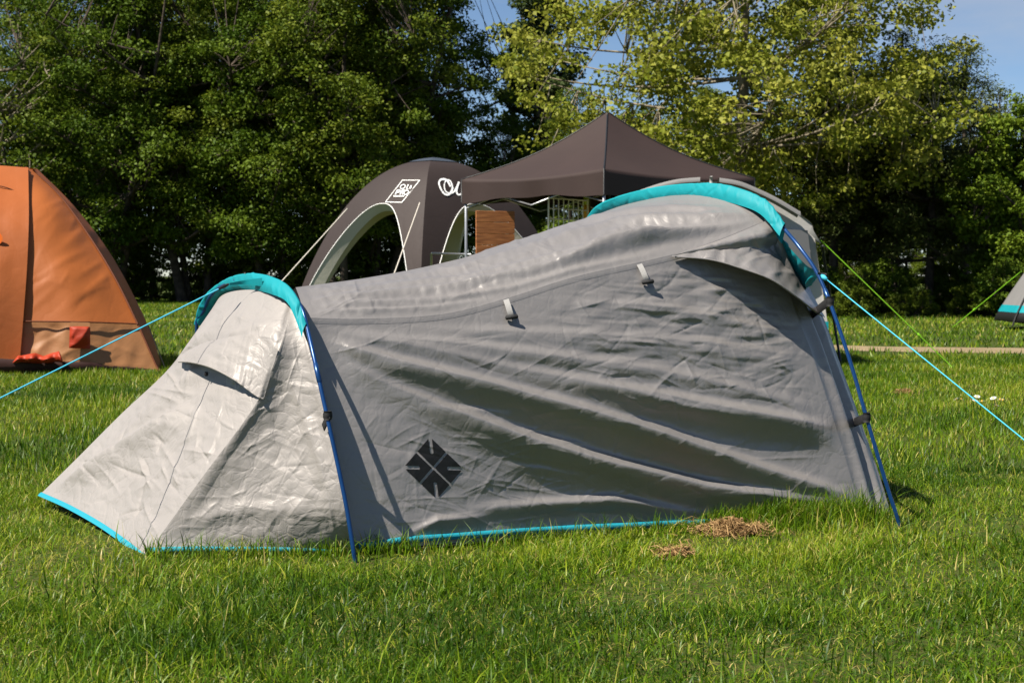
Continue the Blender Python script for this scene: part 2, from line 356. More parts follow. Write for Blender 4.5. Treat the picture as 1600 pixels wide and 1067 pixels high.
# side wall between the two hoops
NU, NV = 560, 300
wb = crv(q3([(556, 866, 5.02), (640, 854, 5.08), (760, 845, 5.22), (850, 838, 5.34), (980, 831, 5.46), (1100, 825, 5.58), (1220, 818, 5.68), (1346, 808, 5.79)]), NU)
TOPS, TOPL = DS(474, 496) + .05, DL(1196, 340) + .04
SEAM = [(x, y, 1 / (1 / TOPS + (1 / TOPL - 1 / TOPS) * (x - 474) / 722)) for x, y in ((474, 496), (560, 498), (690, 491), (795, 465), (900, 432), (1050, 398), (1125, 374), (1196, 345))]
wt = crv(q3(SEAM), NU)
def lin(pts, a, b): return [(x, y, 1 / (1 / a + (1 / b - 1 / a) * (y - pts[0][1]) / (pts[-1][1] - pts[0][1]))) for x, y in pts]
wl_ = crv(q3(lin([(556, 866), (541, 790), (513, 650), (490, 560), (474, 496)], 5.02, TOPS)), NV)
wr = crv(q3(lin([(1346, 808), (1328, 740), (1298, 640), (1268, 550), (1246, 495), (1228, 440), (1196, 345)], 5.79, TOPL)), NV)
A = coons(wb, wt, wl_, wr); px, py = A[..., 0], A[..., 1]
P0 = QW(A); N0 = grid_normals(P0)
edge = np.minimum(np.minimum(np.linspace(0, 1, NU)[:, None], np.linspace(1, 0, NU)[:, None]) * 14, np.minimum(np.linspace(0, 1, NV)[None], np.linspace(1, 0, NV)[None]) * 9).clip(0, 1)
FO = [
 ([(482, 512), (640, 545), (800, 582), (1000, 618), (1160, 648), (1312, 672)], [.003, .008, .012, .022, .034, .022], 10, 25),
 ([(490, 530), (620, 572), (760, 608), (900, 645), (1060, 694), (1200, 740), (1340, 780)], [.010, .028, .036, .042, .044, .036, .020], 10, 27),
 ([(500, 552), (600, 606), (700, 648), (800, 684), (950, 728), (1100, 762), (1240, 784), (1342, 797)], [.003, .010, .018, .032, .034, .030, .024, .012], 10, 27),
 ([(640, 532), (800, 555), (950, 572), (1100, 598), (1270, 640)], [.003, .009, .011, .011, .004], 9, 20),
 ([(560, 508), (760, 520), (960, 528), (1100, 540), (1240, 560)], [.003, .007, .009, .009, .004], 9, 20),
 ([(500, 512), (620, 532), (760, 545), (900, 560)], [.004, .010, .008, .002], 8, 20),
 ([(700, 800), (840, 788), (960, 782), (1060, 800), (1150, 812)], [.003, .012, .016, .010, .002], 8, 14),
 ([(600, 852), (680, 815), (760, 808)], [.004, .014, .002], 7, 14),
 ([(760, 726), (840, 734), (930, 752)], [.001, .005, .001], 5, 10), ([(640, 640), (720, 644), (800, 650)], [.001, .005, .001], 5, 10),
 ([(900, 470), (1000, 478), (1120, 500), (1210, 520)], [.003, .007, .008, .003], 7, 14),
 ([(880, 600), (960, 612), (1060, 640), (1150, 655)], [.002, .006, .006, .002], 6, 12),
]
h = folds(px, py, FO) + creases(px, py, 130, (560, 520, 1320, 830), (12, 18, -12, 4, -28), 11, (0.0008, 0.0028), (30, 150), (1.6, 3.2)) + creases(px, py, 170, (880, 420, 1270, 640), (8, -14, 28, -35, 60), 12, (0.0015, 0.0042), (20, 75), (1.8, 4))
h += creases(px, py, 80, (560, 640, 960, 850), (10, -35, 20, 75, -60), 13, (0.0007, 0.0022), (30, 150), (1.6, 3.2))
h += swell(px, py, 3, 60, 0.0012, 14, (0.4, 1.2)) + swell(px, py, 4, 22, 0.0003, 16, (0.6, 1.2))
hz = np.clip((px - 830) / 120, 0, 1) * np.clip((620 - py) / 90, 0, 1) * np.clip((py - 395) / 40, 0, 1)
h += hz * (swell(px, py, 8, 34, 0.0024, 18, (0.40, 1.6)) + swell(px, py, 9, 16, 0.0009, 18, (0.5, 1.5)))
sag = -0.046 * np.sin(np.pi * np.linspace(0, 1, NU)[:, None]) ** .7 * np.sin(np.pi * np.linspace(0, 1, NV)[None] ** 1.15)
WALL = P0 + N0 * (h * edge - sag)[..., None]
wall = sheet('side_wall', WALL, M['grey'], tent)
WN = grid_normals(WALL); Wpx = proj(WALL)
def on_wall(x, y, lift=0.002):
    """points of the sewn wall surface at given picture positions"""
    x = np.atleast_1d(np.asarray(x, float)).ravel(); y = np.atleast_1d(np.asarray(y, float)).ravel(); out = np.zeros((len(x), 3))
    for i in range(len(x)):
        d = (Wpx[..., 0] - x[i]) ** 2 + (Wpx[..., 1] - y[i]) ** 2; k = np.unravel_index(np.argmin(d), d.shape)
        a0, a1 = max(k[0] - 3, 0), min(k[0] + 4, NU); b0, b1 = max(k[1] - 3, 0), min(k[1] + 4, NV)
        dd = np.exp(-d[a0:a1, b0:b1] / 2.0)[..., None]; w = dd.sum()
        Y = (WALL[a0:a1, b0:b1] * dd).sum((0, 1))[1] / w; n = (WN[a0:a1, b0:b1] * dd).sum((0, 1)); n /= np.linalg.norm(n)
        out[i] = UQ(x[i], y[i], Y) + n * lift
    return out
# printed emblem
def emblem():
    n = 112; ax = np.linspace(-1, 1, n + 1); a2, b2 = np.meshgrid(ax, ax, indexing='ij')   # rotated grid: sides of the diamond follow grid lines
    a = (a2 + b2) / 2; b = (a2 - b2) / 2
    x = 677 + 46.5 * a - 5.5 * b; y = 731 + 1.0 * a - 48.5 * b
    i0 = np.argwhere((abs(Wpx[..., 0] - 677) < 62) & (abs(Wpx[..., 1] - 731) < 62)); s = (slice(i0[:, 0].min(), i0[:, 0].max() + 1), slice(i0[:, 1].min(), i0[:, 1].max() + 1))
    wp, ww, wn = Wpx[s].reshape(-1, 2), WALL[s].reshape(-1, 3), WN[s].reshape(-1, 3)
    V = np.zeros((x.size, 3)); xf, yf = x.ravel(), y.ravel()
    for k in range(x.size):
        d = (wp[:, 0] - xf[k]) ** 2 + (wp[:, 1] - yf[k]) ** 2; w = np.exp(-d / 2.5); w /= w.sum()
        nn = w @ wn; V[k] = UQ(xf[k], yf[k], w @ ww[:, 1]) + nn / np.linalg.norm(nn) * 0.0022
    F = gfaces(n + 1, n + 1); ca = a.ravel()[F].mean(1); cb = b.ravel()[F].mean(1)
    gap = (abs(ca - cb) < 0.045) | (abs(ca + cb) < 0.045)
    sl_ = ((abs(ca) < 0.062) & (abs(cb) > 0.52)) | ((abs(cb) < 0.062) & (abs(ca) > 0.52))
    sl_ |= (ca ** 2 + (abs(cb) - 0.52) ** 2 < 0.062 ** 2) | (cb ** 2 + (abs(ca) - 0.52) ** 2 < 0.062 ** 2)
    F = F[~(gap | sl_)]
    o = link('printed_emblem', V, F, M['emblem'], wall)
    return o
emblem()
# roof panel (seam up to the skyline, then over to the far side)
RU, RV = 460, 90
RA, RB = TOPS + .22, DL(915, 345) + .05
rt = crv(q3([(x, y, 1 / (1 / RA + (1 / RB - 1 / RA) * (x - 462) / 453) - .05 * math.sin(math.pi * (x - 462) / 453)) for x, y in ((462, 449), (560, 436), (650, 420), (740, 399), (800, 382), (860, 362), (915, 344))]), RU)
rb = crv(q3(SEAM), RU)
rl = crv(q3([(474, 496, TOPS), (470, 472, TOPS + .10), (462, 449, RA)]), RV)
rr = crv(q3([(1196, 345, DL(1196, 340) + .04), (1180, 327, DL(1180, 318) + .03), (1150, 314, DL(1150, 305) + .02), (1100, 304, DL(1100, 297) + .02), (1040, 306, DL(1040, 298) + .02), (970, 322, DL(970, 312) + .02), (915, 344, RB)]), RV)
A = coons(rb, rt, rl, rr); px, py = A[..., 0], A[..., 1]; P0 = QW(A); N0 = grid_normals(P0)
RF = [
 ([(470, 460), (600, 452), (740, 436), (880, 402), (1000, 380), (1120, 356)], [.003, .009, .011, .011, .010, .003], 5, 7),
 ([(470, 470), (580, 464), (700, 452), (800, 432), (900, 407), (1030, 378)], [.003, .009, .009, .008, .008, .003], 4, 6),
 ([(472, 480), (580, 476), (700, 468), (800, 450), (900, 422), (1030, 396)], [.003, .008, .008, .007, .007, .002], 4, 5),
 ([(474, 488), (580, 487), (680, 481), (760, 468)], [.002, .006, .005, .002], 3, 5),
 ([(480, 453), (600, 440), (720, 420), (830, 388), (960, 352), (1080, 336)], [.003, .008, .010, .011, .010, .003], 5, 7),
 ([(700, 410), (820, 378), (930, 345), (1050, 326), (1140, 326)], [.003, .008, .008, .006, .002], 5, 6),
 ([(860, 416), (960, 385), (1060, 370), (1180, 346)], [.003, .009, .010, .004], 5, 6),
 ([(900, 380), (1000, 352), (1100, 340), (1170, 336)], [.002, .006, .006, .002], 5, 6),
]
redge = np.minimum(np.minimum(np.linspace(0, 1, RU)[:, None], np.linspace(1, 0, RU)[:, None]) * 16, np.minimum(np.linspace(0, 1, RV)[None], np.linspace(1, 0, RV)[None]) * 7).clip(0, 1)
h = (1.25 + .9 * np.clip((px - 820) / 150, 0, 1)) * folds(px, py, RF) + creases(px, py, 90, (480, 330, 1150, 492), (-14, -10, -18, -6), 25, (0.0015, 0.004), (60, 220), (1.5, 3.0)) + creases(px, py, 110, (520, 320, 1180, 495), (-15, -10, -30, 40, 65, 0), 21, (0.0012, 0.0035), (20, 70), (2, 4)) + swell(px, py, 23, 46, 0.0018, 14, (0.35, 1.6)) + swell(px, py, 24, 20, 0.0008, 14)
ROOF = P0 + N0 * (h * redge)[..., None]
sheet('roof_panel', ROOF, M['greyroof'], tent)
# far side wall (hidden from the photograph's side)
far_t = QW(rt)[::6]; far_b = np.stack([np.linspace(HS[-1, 0], HL[-1, 0] - .1, len(far_t)), np.linspace(HS[-1, 1], HL[-1, 1], len(far_t)), np.zeros(len(far_t))], -1)
v = np.linspace(0, 1, 14)[None, :, None]
FW = far_t[:, None] * (1 - v) + far_b[:, None] * v
bul = np.sin(np.pi * np.linspace(0, 1, 14))[None] * 0.16
FW[..., 0] -= CX[0] * bul; FW[..., 1] -= CX[1] * bul; FW[..., 2] += bul * 0.9 * np.linspace(1, 0.3, 14)[None]
rr_w = QW(rr)[::6]
sheet('far_wall', FW, M['greyroof'], tent, toward=np.array([-3, 14, 3.0]))
# piped seam between wall and roof
pts = [p[:2] for p in wt[6:-70:10]]
ta = on_wall([p[0] for p in pts], [p[1] + 2.0 for p in pts], 0.0012); tb_ = on_wall([p[0] for p in pts], [p[1] + 5.5 for p in pts], 0.0018); tc_ = on_wall([p[0] for p in pts], [p[1] + 9.0 for p in pts], 0.0006)
sheet('seam_tape', np.stack([ta, tb_, tc_], 1), M['grey'], tent)

# foot end: near triangle panel, end panel, vent hood
NP, NQ = 200, 240
G1 = (228, 868, gdepth(866)); G0 = (65, 770, 5.98)
sh_n = (456, 476, DS(452, 452)); sh_f = (333, 480, DS(322, 470) + .02)
nb = crv(q3([G1, (300, 866, 4.99), (430, 866, 5.0), (553, 866, 5.0)]), NP)
nr = crv(q3([(553, 866, 5.0), (539, 790, DS(541, 790) + .045), (510, 650, DS(512, 650) + .06), (487, 560, DS(490, 560) + .05), (472, 505, DS(474, 496) + .03), sh_n]), NQ)
nl = crv(q3([G1, (255, 830, 5.0), (320, 740, 5.01), (380, 660, 5.02), (408, 615, 5.03), (438, 540, 5.06), sh_n]), NQ)
A = coons(nb, np.repeat(np.array(q3([sh_n])), NP, 0), nl, nr); px, py = A[..., 0], A[..., 1]; P0 = QW(A); N0 = grid_normals(P0)
uu = np.linspace(0, 1, NP)[:, None]; vv = np.linspace(0, 1, NQ)[None]
ed = (np.minimum(np.minimum(uu, 1 - uu) * 9, np.minimum(vv, (1 - vv)) * 9)).clip(0, 1)
h = creases(px, py, 170, (230, 500, 550, 866), (-62, -48, -30, -20, 80, 5), 31, (0.001, 0.003), (25, 110), (2, 4.5)) + swell(px, py, 32, 50, 0.0014, 14) + swell(px, py, 33, 20, 0.0005, 14)
h += folds(px, py, [([(250, 835), (350, 800), (480, 800)], [.002, .005, .002], 16, 12), ([(430, 560), (470, 640), (520, 780)], [.002, .010, .004], 30, 30)])
h += 0.035 * np.sin(np.pi * uu) * np.sin(np.pi * vv ** 0.8) * -1
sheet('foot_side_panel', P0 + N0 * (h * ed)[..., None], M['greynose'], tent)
EU, EV = 240, 260
eb = crv(q3([G0, (110, 790, 5.72), (160, 818, 5.42), (200, 846, 5.17), G1]), EU)
et = crv(q3([sh_f, (345, 463, DS(345, 448)), (365, 455, DS(365, 441)), (395, 453, DS(395, 438)), (425, 459, DS(425, 444)), (445, 468, DS(445, 450)), sh_n]), EU)
el = crv(q3([G0, (120, 716, 5.93), (190, 646, 5.85), (258, 582, 5.76), (298, 530, 5.68), sh_f]), EV)
A = coons(eb, et, el, nl if len(nl) == EV else crv(q3([G1, (255, 830, 5.0), (320, 740, 5.01), (380, 660, 5.02), (408, 615, 5.03), (438, 540, 5.06), sh_n]), EV))
px, py = A[..., 0], A[..., 1]; P0 = QW(A); N0 = grid_normals(P0)
uu = np.linspace(0, 1, EU)[:, None]; vv = np.linspace(0, 1, EV)[None]
ed = (np.minimum(np.minimum(uu, 1 - uu) * 9, np.minimum(vv, 1 - vv) * 9)).clip(0, 1)
def ridge(px, py, a, b, amp, w1, w2):
    a = np.array(a, float); b = np.array(b, float); d = b - a; L = np.hypot(*d); d /= L
    s = (px - a[0]) * d[0] + (py - a[1]) * d[1]; t = -(px - a[0]) * d[1] + (py - a[1]) * d[0]
    return amp * np.where(t < 0, np.exp(-(t / w1) ** 2), np.exp(-(t / w2) ** 2)) * np.clip(s / 40, 0, 1) * np.clip((L - s) / 60, 0, 1)
h = creases(px, py, 190, (80, 480, 450, 866), (-48, -60, -25, 60, 15, -75), 41, (0.003, 0.009), (18, 90), (2, 4)) + swell(px, py, 42, 40, 0.0014, 14) + swell(px, py, 43, 17, 0.0005, 16)
h += ridge(px, py, (300, 632), (85, 768), 0.034, 18, 7) + ridge(px, py, (330, 560), (120, 745), 0.012, 12, 7)
h += ridge(px, py, (300, 555), (440, 520), 0.018, 9, 8) + ridge(px, py, (330, 535), (450, 498), 0.012, 9, 8) + ridge(px, py, (300, 790), (360, 690), 0.010, 9, 9)
ENDP = P0 + N0 * (h * ed)[..., None]; Epx = proj(ENDP); EN = grid_normals(ENDP)
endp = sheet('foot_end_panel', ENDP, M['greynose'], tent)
def on_end(pts, lift=0.003):
    out = []
    for x, y in pts:
        d = (Epx[..., 0] - x) ** 2 + (Epx[..., 1] - y) ** 2; k = np.unravel_index(np.argmin(d), d.shape); out.append(ENDP[k] + EN[k] * lift)
    return np.array(out)
# far foot panel (hidden)
fh = HS[(PHI > 2.2)][::8]; gt = np.stack([np.linspace(QW(eb)[0, 0], HS[-1, 0], len(fh)), np.linspace(QW(eb)[0, 1], HS[-1, 1], len(fh)), np.full(len(fh), .03)], -1)
ee = QW(el)
fp = np.stack([crv(np.vstack([ee[::-1][::20]]), 30), crv(HS[PHI > 2.35][::10], 30)], 1)
sheet('far_foot_panel', fp, M['greynose'], tent, toward=np.array([-4, 9, 2.0]))
gA_ = QW(crv(nr, 60)); gB_ = QW(crv(wl_, 60)); kk3 = np.linspace(0, 1, 5)[None, :, None]; gB_[-1] = gA_[-1]
sheet('hoop_gusset', gA_[:, None] * (1 - kk3) + gB_[:, None] * kk3, M['grey'], tent)
# vent hood on the foot end
hu = 60; hv = 26
att = crv([(283, 560, 0), (310, 541, 0), (350, 530, 0), (400, 526, 0), (436, 548, 0)], hu)
Aat = on_end(att[:, :2], 0.006)
fe = crv([(277, 565, 0), (300, 566, 0), (330, 574, 0), (365, 592, 0), (398, 616, 0), (412, 624, 0)], hu)
bulge = np.cos(np.pi / 2 * np.linspace(0, 1.0, hu) ** 1.2) ** 1.2 * (0.6 + 0.4 * np.sin(np.pi * np.linspace(0, 1, hu)))
base = on_end(fe[:, :2], 0.004)
FE = np.array([UQ(fe[i, 0], fe[i, 1], base[i, 1] - 0.18 * bulge[i]) for i in range(hu)])
k = np.linspace(0, 1, hv)[None, :, None]
HD = Aat[:, None] * (1 - k) + FE[:, None] * k
HD[..., 2] += 0.018 * np.sin(np.pi * np.linspace(0, 1, hv))[None] * bulge[:, None]
rr2 = np.random.default_rng(9)
hpx = proj(HD); HD += grid_normals(HD) * (creases(hpx[..., 0], hpx[..., 1], 40, (280, 530, 430, 620), (-15, 25, 30, -40), 51, (0.002, 0.004), (30, 90), (2, 4)) * np.sin(np.pi * np.linspace(0, 1, hu))[:, None])[..., None]
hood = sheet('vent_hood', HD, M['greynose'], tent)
MB().tube(FE[1:-1], 0.004, 6).build('hood_hem', M['greynose'], hood)
b0 = on_end([(333, 590)], 0.03)[0]
MB().box(b0, (0.014, 0.008, 0.016), bev=0.003).build('hood_fastener', M['strap'], hood)

# front end (right): narrow strip then the closed porch face curving away
FU, FV = 46, 160
f_l = wr.copy(); f_l[:, 2] = f_l[:, 2]
frp = [(1396, 816, 5.86), (1374, 742, 5.96), (1344, 655, 6.04), (1312, 566, 6.11), (1288, 500, 6.14), (1266, 452, 6.15), (1222, 372, DL(1222, 350) + .10)]
f_r = crv(q3(frp), NV); vi = np.linspace(0, NV - 1, FV).astype(int)
A = coons(crv(q3([(1346, 808, 5.79), (1396, 816, 5.86)]), FU), crv(q3([(1196, 345, DL(1196, 340) + .04), (1222, 372, DL(1222, 350) + .10)]), FU), f_l[vi], f_r[vi])
px, py = A[..., 0], A[..., 1]; P0 = QW(A); N0 = grid_normals(P0)
uu = np.linspace(0, 1, FU)[:, None]; vv = np.linspace(0, 1, FV)[None]
h = 0.022 * np.exp(-((uu - 0.3) / 0.13) ** 2) - 0.02 * np.exp(-((uu - 0.52) / 0.1) ** 2) + 0.01 * np.exp(-((uu - 0.78) / 0.08) ** 2) + creases(px, py, 50, (1240, 470, 1400, 815), (70, 60, 80, 20), 61, (0.001, 0.003), (20, 60), (2, 4))
sheet('front_strip', P0 + N0 * (h * (np.minimum(uu, 1 - uu) * 8).clip(0, 1))[..., None], M['grey'], tent)
fr = QW(f_r)[::4]
c1 = np.array([HL[300, 0], HL[300, 1], 0]) ; farf = np.array([HL[-1, 0] + .3, HL[-1, 1] + .1, 0.0])
far_e = np.stack([farf * (1 - t) + np.array([*(HL[300, :2]), 1.22]) * t for t in np.linspace(0, 1, len(fr))])
far_e[:, 2] = 1.22 * np.sin(np.linspace(0, np.pi / 2, len(fr)))
k = np.linspace(0, 1, 30)[None, :, None]; FP = fr[:, None] * (1 - k) + far_e[:, None] * k
bl = np.sin(np.pi * np.linspace(0, 1, 30))[None] * np.linspace(0.22, 0.05, len(fr))[:, None]
FP[..., 0] += AX[0] * bl; FP[..., 1] += AX[1] * bl
sheet('front_door_panel', FP, M['grey'], tent, toward=np.array([6, 8, 1.5]))
# front hood flap over the wall's upper corner
HU, HV2 = 120, 70
at = crv(q3([(SEAM[5][0], SEAM[5][1] + 1, SEAM[5][2] - .015), (1125, 375, SEAM[6][2] - .015), (1195, 346, DL(1196, 340) + .02)]), HU)
rgt = crv(q3([(1290, 497, 6.02), (1275, 470, 6.05), (1256, 432, 6.09), (1235, 392, 6.06), (1214, 362, DL(1214, 345) + .04), (1195, 346, DL(1196, 340) + .02)]), HV2)
fre = crv(q3([(1050, 401, SEAM[5][2] - .02), (1110, 406, 5.77), (1160, 420, 5.76), (1205, 437, 5.76), (1245, 464, 5.81), (1270, 484, 5.90), (1290, 497, 6.02)]), HU)
A = coons(fre, at, crv(q3([(1050, 401, SEAM[5][2] - .02), (1050, 399, SEAM[5][2] - .015)]), HV2), rgt); px, py = A[..., 0], A[..., 1]; P0 = QW(A); N0 = grid_normals(P0)
uu = np.linspace(0, 1, HU)[:, None]; vv = np.linspace(0, 1, HV2)[None]
h = creases(px, py, 60, (1080, 360, 1280, 480), (35, -25, 60, 80, 10), 71, (0.002, 0.006), (18, 60), (2, 4)) + swell(px, py, 72, 30, 0.003, 12) + 0.02 * np.sin(np.pi * uu) * np.sin(np.pi * vv)
HOOD = P0 + N0 * (h * (np.minimum(np.minimum(uu, 1 - uu), np.minimum(vv * 2, 1 - vv)) * 9).clip(0, 1))[..., None]
fh_ = sheet('front_hood', HOOD, M['grey'], tent)
MB().tube(QW(fre)[2:-2:2], 0.0035, 6).build('hood_hem', M['grey'], fh_)

# poles
ps = np.vstack([HS[0] + [0, 0, -0.05], UQ(*np.array(ts([(555, 878), (550, 845), (541, 790), (527, 722), (511, 650), (492, 565), (478, 503), (470, 476), (452, 448), (430, 436), (400, 430), (372, 432), (348, 441), (328, 458), (317, 482), (306, 516)], -.01)).T)])
ps[7:-1] += np.array([0, .016, -.012]); ps[6] += [0, .004, 0]
tailS = HS[PHI > np.pi * 0.90][::12]; tailS = np.vstack([tailS, HS[-1] - [0, 0, .05]])
poleS = crv(np.vstack([ps, tailS]), 140)
pl_ = np.vstack([HL[0] + [0, 0, -0.05], UQ(*np.array(tl([(1406, 822), (1388, 766), (1365, 690), (1348, 632), (1330, 570), (1302, 487), (1277, 427), (1248, 385), (1225, 349), (1205, 324), (1180, 307), (1150, 296), (1110, 290), (1060, 292), (1010, 300), (960, 316), (925, 334)], -.01)).T)])
pl_[9:] += np.array([0, .022, -.016]); pl_[-4:] += np.array([0, .05, -.012])
pe_ = UQ(914, 349, DL(915, 345) + .08); tt_ = np.linspace(.06, 1, 14)[:, None]
HLf = pe_ * (1 - tt_) + HL[-1] * tt_ + np.array([-CX[0] * .30, -CX[1] * .30, .16]) * np.sin(np.pi * tt_)
poleL = crv(np.vstack([pl_[:-1], [pe_], HLf, HL[-1:] - [0, 0, .05]]), 160)
MB().tube(poleS, 0.0075, 10).build('pole', M['pole'], tent)
MB().tube(poleL, 0.0075, 10).build('pole', M['pole'], tent)
def ferrule(P, frac, par):
    k = int(frac * (len(P) - 1)); d = P[k + 1] - P[k]; d /= np.linalg.norm(d)
    MB().tube([P[k] - d * .035, P[k] - d * .034, P[k] + d * .034, P[k] + d * .035], [.0078, .0092, .0092, .0078], 10).build('ferrule', M['pole'], par)
for o_, P_, fr_ in ((tent.children[-2], poleS, (.13,)), (tent.children[-1], poleL, (.12, .27))):
    for f_ in fr_: ferrule(P_, f_, o_)
# pole sleeves: a band of cloth folded over the pole
def sleeve(outer, inner, dep, n, back, seed, depth_add=0.0):
    o = crv(q3([(x, y, dep(x, y)) for x, y in outer]), n); i_ = crv(q3([(x, y, dep(x, y - 0) + depth_add) for x, y in inner]), n)
    O, I = QW(o), QW(i_)
    Tn = np.gradient(O, axis=0); Tn /= np.linalg.norm(Tn, axis=1, keepdims=True)
    d = O - I; nrm = np.cross(Tn, d); nrm /= np.linalg.norm(nrm, axis=1, keepdims=True) + 1e-9
    cen = np.array([0, 0, CAM_H]); 
    if ((cen - O) * nrm).sum() < 0: nrm = -nrm
    m = 14; s = np.linspace(0, 1, m)
    rows = [I + d * t + nrm * (0.007 * math.sin(math.pi * min(t, .97))) for t in s]
    rows += [O + d * 0.05 - nrm * 0.006, O - nrm * 0.016, O - d * 0.35 - nrm * back * .7, I - nrm * back]
    P = np.stack(rows, 1)
    r = np.random.default_rng(seed); N_ = grid_normals(P)
    u = np.linspace(0, 1, n)[:, None]; v2 = np.linspace(0, 1, P.shape[1])[None]; h = np.zeros(P.shape[:2])
    for _ in range(60):
        c = r.uniform(0, 1); vc = r.uniform(.0, .75); sl2 = r.normal(0, 0.06); w = r.uniform(0.003, 0.009)
        h += r.uniform(-.005, .005) * np.exp(-np.abs(u - c - sl2 * (v2 - vc)) / w) * np.exp(-((v2 - vc) / 0.28) ** 2)
    P += N_ * h[..., None]
    return P
PSV = sleeve([(303, 507), (310, 482), (322, 462), (342, 443), (368, 431), (400, 428), (430, 435), (450, 447), (466, 470), (478, 506)],
             [(317, 507), (329, 487), (343, 466), (364, 456), (395, 453), (425, 460), (446, 470), (459, 492), (472, 528)], DS, 150, 0.05, 81)
sheet('pole_sleeve', PSV, M['teal'], tent)
PLV = sleeve([(914, 344), (930, 325), (960, 310), (1010, 296), (1060, 289), (1110, 287), (1152, 294), (1196, 313), (1226, 349)],
             [(917, 350), (945, 336), (975, 326), (1010, 317), (1060, 311), (1110, 311), (1152, 320), (1188, 335), (1218, 369)], DL, 220, 0.06, 82)
sheet('pole_sleeve', PLV, M['teal'], tent)
# turquoise guying tab at the right shoulder
tu = 40
e1 = crv(q3([(1219, 372, 5.99), (1228, 398, 6.02), (1244, 428, 6.05), (1258, 453, 6.05)]), tu)
e2 = crv(q3([(1220, 371, 5.97), (1240, 394, 5.88), (1262, 416, 5.80), (1279, 424, 5.74), (1279, 431, 5.74), (1268, 445, 5.90)]), tu)
k = np.linspace(0, 1, 18)[None, :, None]; TB = QW(e1[:, None] * (1 - k) + e2[:, None] * k)
u = np.linspace(0, 1, tu)[:, None]; v2 = np.linspace(0, 1, 18)[None]
TB += grid_normals(TB) * (0.010 * np.sin(v2 * 7 + u * 5) * np.sin(np.pi * v2) + 0.004 * np.sin(u * 40 + v2 * 9) * np.sin(np.pi * v2))[..., None]
tab_ = sheet('guy_tab', TB, M['teal'], tent)
gp = UQ(1281, 428, 5.73)
MB().tube([gp + [-.01, 0, 0], gp + [.025, 0, -.004]], [.008, .006], 8).build('cord_toggle', M['strap'], tab_)
# guy lines
def guy(a, b, r, m, parent, sag=0.01, name='guy_line', knot=None):
    t = np.linspace(0, 1, 24)[:, None]; p = np.array(a) * (1 - t) + np.array(b) * t; p[:, 2] -= sag * 4 * (t * (1 - t))[:, 0]
    mb = MB().tube(p, r, 6)
    if knot is not None:
        c = np.array(a) * (1 - knot) + np.array(b) * knot; d = np.array(b) - np.array(a); d /= np.linalg.norm(d)
        mb.tube([c - d * r * 6, c - d * r * 3, c + d * r * 3, c + d * r * 6], [r, r * 2.6, r * 2.6, r], 8)
    return mb.build(name, m, parent)
gl0 = UQ(357, 444, DS(357, 436) - .28)
rdir = UQ(0, 622, 4.78) - gl0
gl1 = gl0 + rdir * (gl0[2] / -rdir[2])
guy(gl0, gl1, 0.0026, M['cyan'], tent, 0.0)
MB().tube([gl0 + rdir * .0, gl0 + rdir * 0.02, gl0 + rdir * .05], [.004, .007, .004], 6).build('cord_toggle', M['strap'], tent)
tp = crv([UQ(410, 441, DS(410, 441) - .045), UQ(385, 441, DS(385, 441) - .09), gl0 + [.004, 0, 0]], 12)
wv = np.linspace(0.016, 0.004, 12)[:, None] * np.array([[0, -.3, 1.0]])
sheet('guy_loop', np.stack([tp - wv, tp + wv], 1), M['teal'], tent)
r0 = UQ(1283, 430, 5.72); r1d = UQ(1600, 687, 5.2) - r0; r1 = r0 + r1d * (r0[2] / -r1d[2])
guy(r0, r1, 0.0026, M['cyan'], tent, 0.0)
MB().tube([r0, r0 + r1d * .012, r0 + r1d * .028, r0 + r1d * .03], [.005, .010, .008, .003], 7).build('guy_knot', M['cyan'], tent)
# clip straps
def strap(p0, p1, w, ring_at, seed):
    p0, p1 = np.array(p0), np.array(p1); d = p1 - p0; L = np.linalg.norm(d); d /= L
    up = np.array([0, 0, 1.0]); up -= d * up.dot(d); up /= np.linalg.norm(up); n = np.cross(d, up)
    mb = MB().box((p0 + p1) / 2, (L, 0.004, w), (d, n, up), 0.001)
    s = mb.build('clip_strap', M['strap'], tent)
    q = np.array(ring_at)
    MB().tube([q + [0, 0, -.5 * w], q + [0, 0, -.2 * w], q + [0, 0, .2 * w], q + [0, 0, .5 * w]], [.013, .016, .016, .013], 10).build('clip', M['strap'], s)
strap(UQ(1268, 492, 6.1), UQ(1296, 470, DL(1297, 472) - .01), 0.038, UQ(1297, 471, DL(1297, 471) - .012), 1)
strap(UQ(1335, 660, 5.98), UQ(1358, 650, DL(1355, 652) - .01), 0.036, UQ(1354, 652, DL(1354, 652) - .012), 2)
strap(UQ(505, 668, DS(511, 655) + .03), UQ(514, 648, DS(511, 650) - .02), 0.03, UQ(512, 649, DS(511, 650) - .012), 3)
# toggle tabs under the seam
def toggle(x, y, x2, y2):
    pts = [(x, y), (x + (x2 - x) * .35, y + (y2 - y) * .35), (x + (x2 - x) * .7, y + (y2 - y) * .7), (x2, y2)]
    a = on_wall([p[0] for p in pts], [p[1] for p in pts], 0.004); a += np.array([[0, -.004, .004], [0, -.016, .004], [0, -.02, 0], [0, -.012, 0]])
    a = crv(a, 16); w = np.array([0.010, 0, 0.003])
    o = sheet('toggle_tab', np.stack([a - w, a + w], 1), M['tab'], tent)
    MB().tube([a[-1] + [-.024, -.006, -.003], a[-1] + [-.02, -.006, -.002], a[-1] + [.02, -.006, .003], a[-1] + [.024, -.006, .004]], [.003, .0085, .0085, .003], 8).build('toggle_bar', M['strap'], o)
toggle(790, 470, 799, 496); toggle(998, 415, 1011, 441)
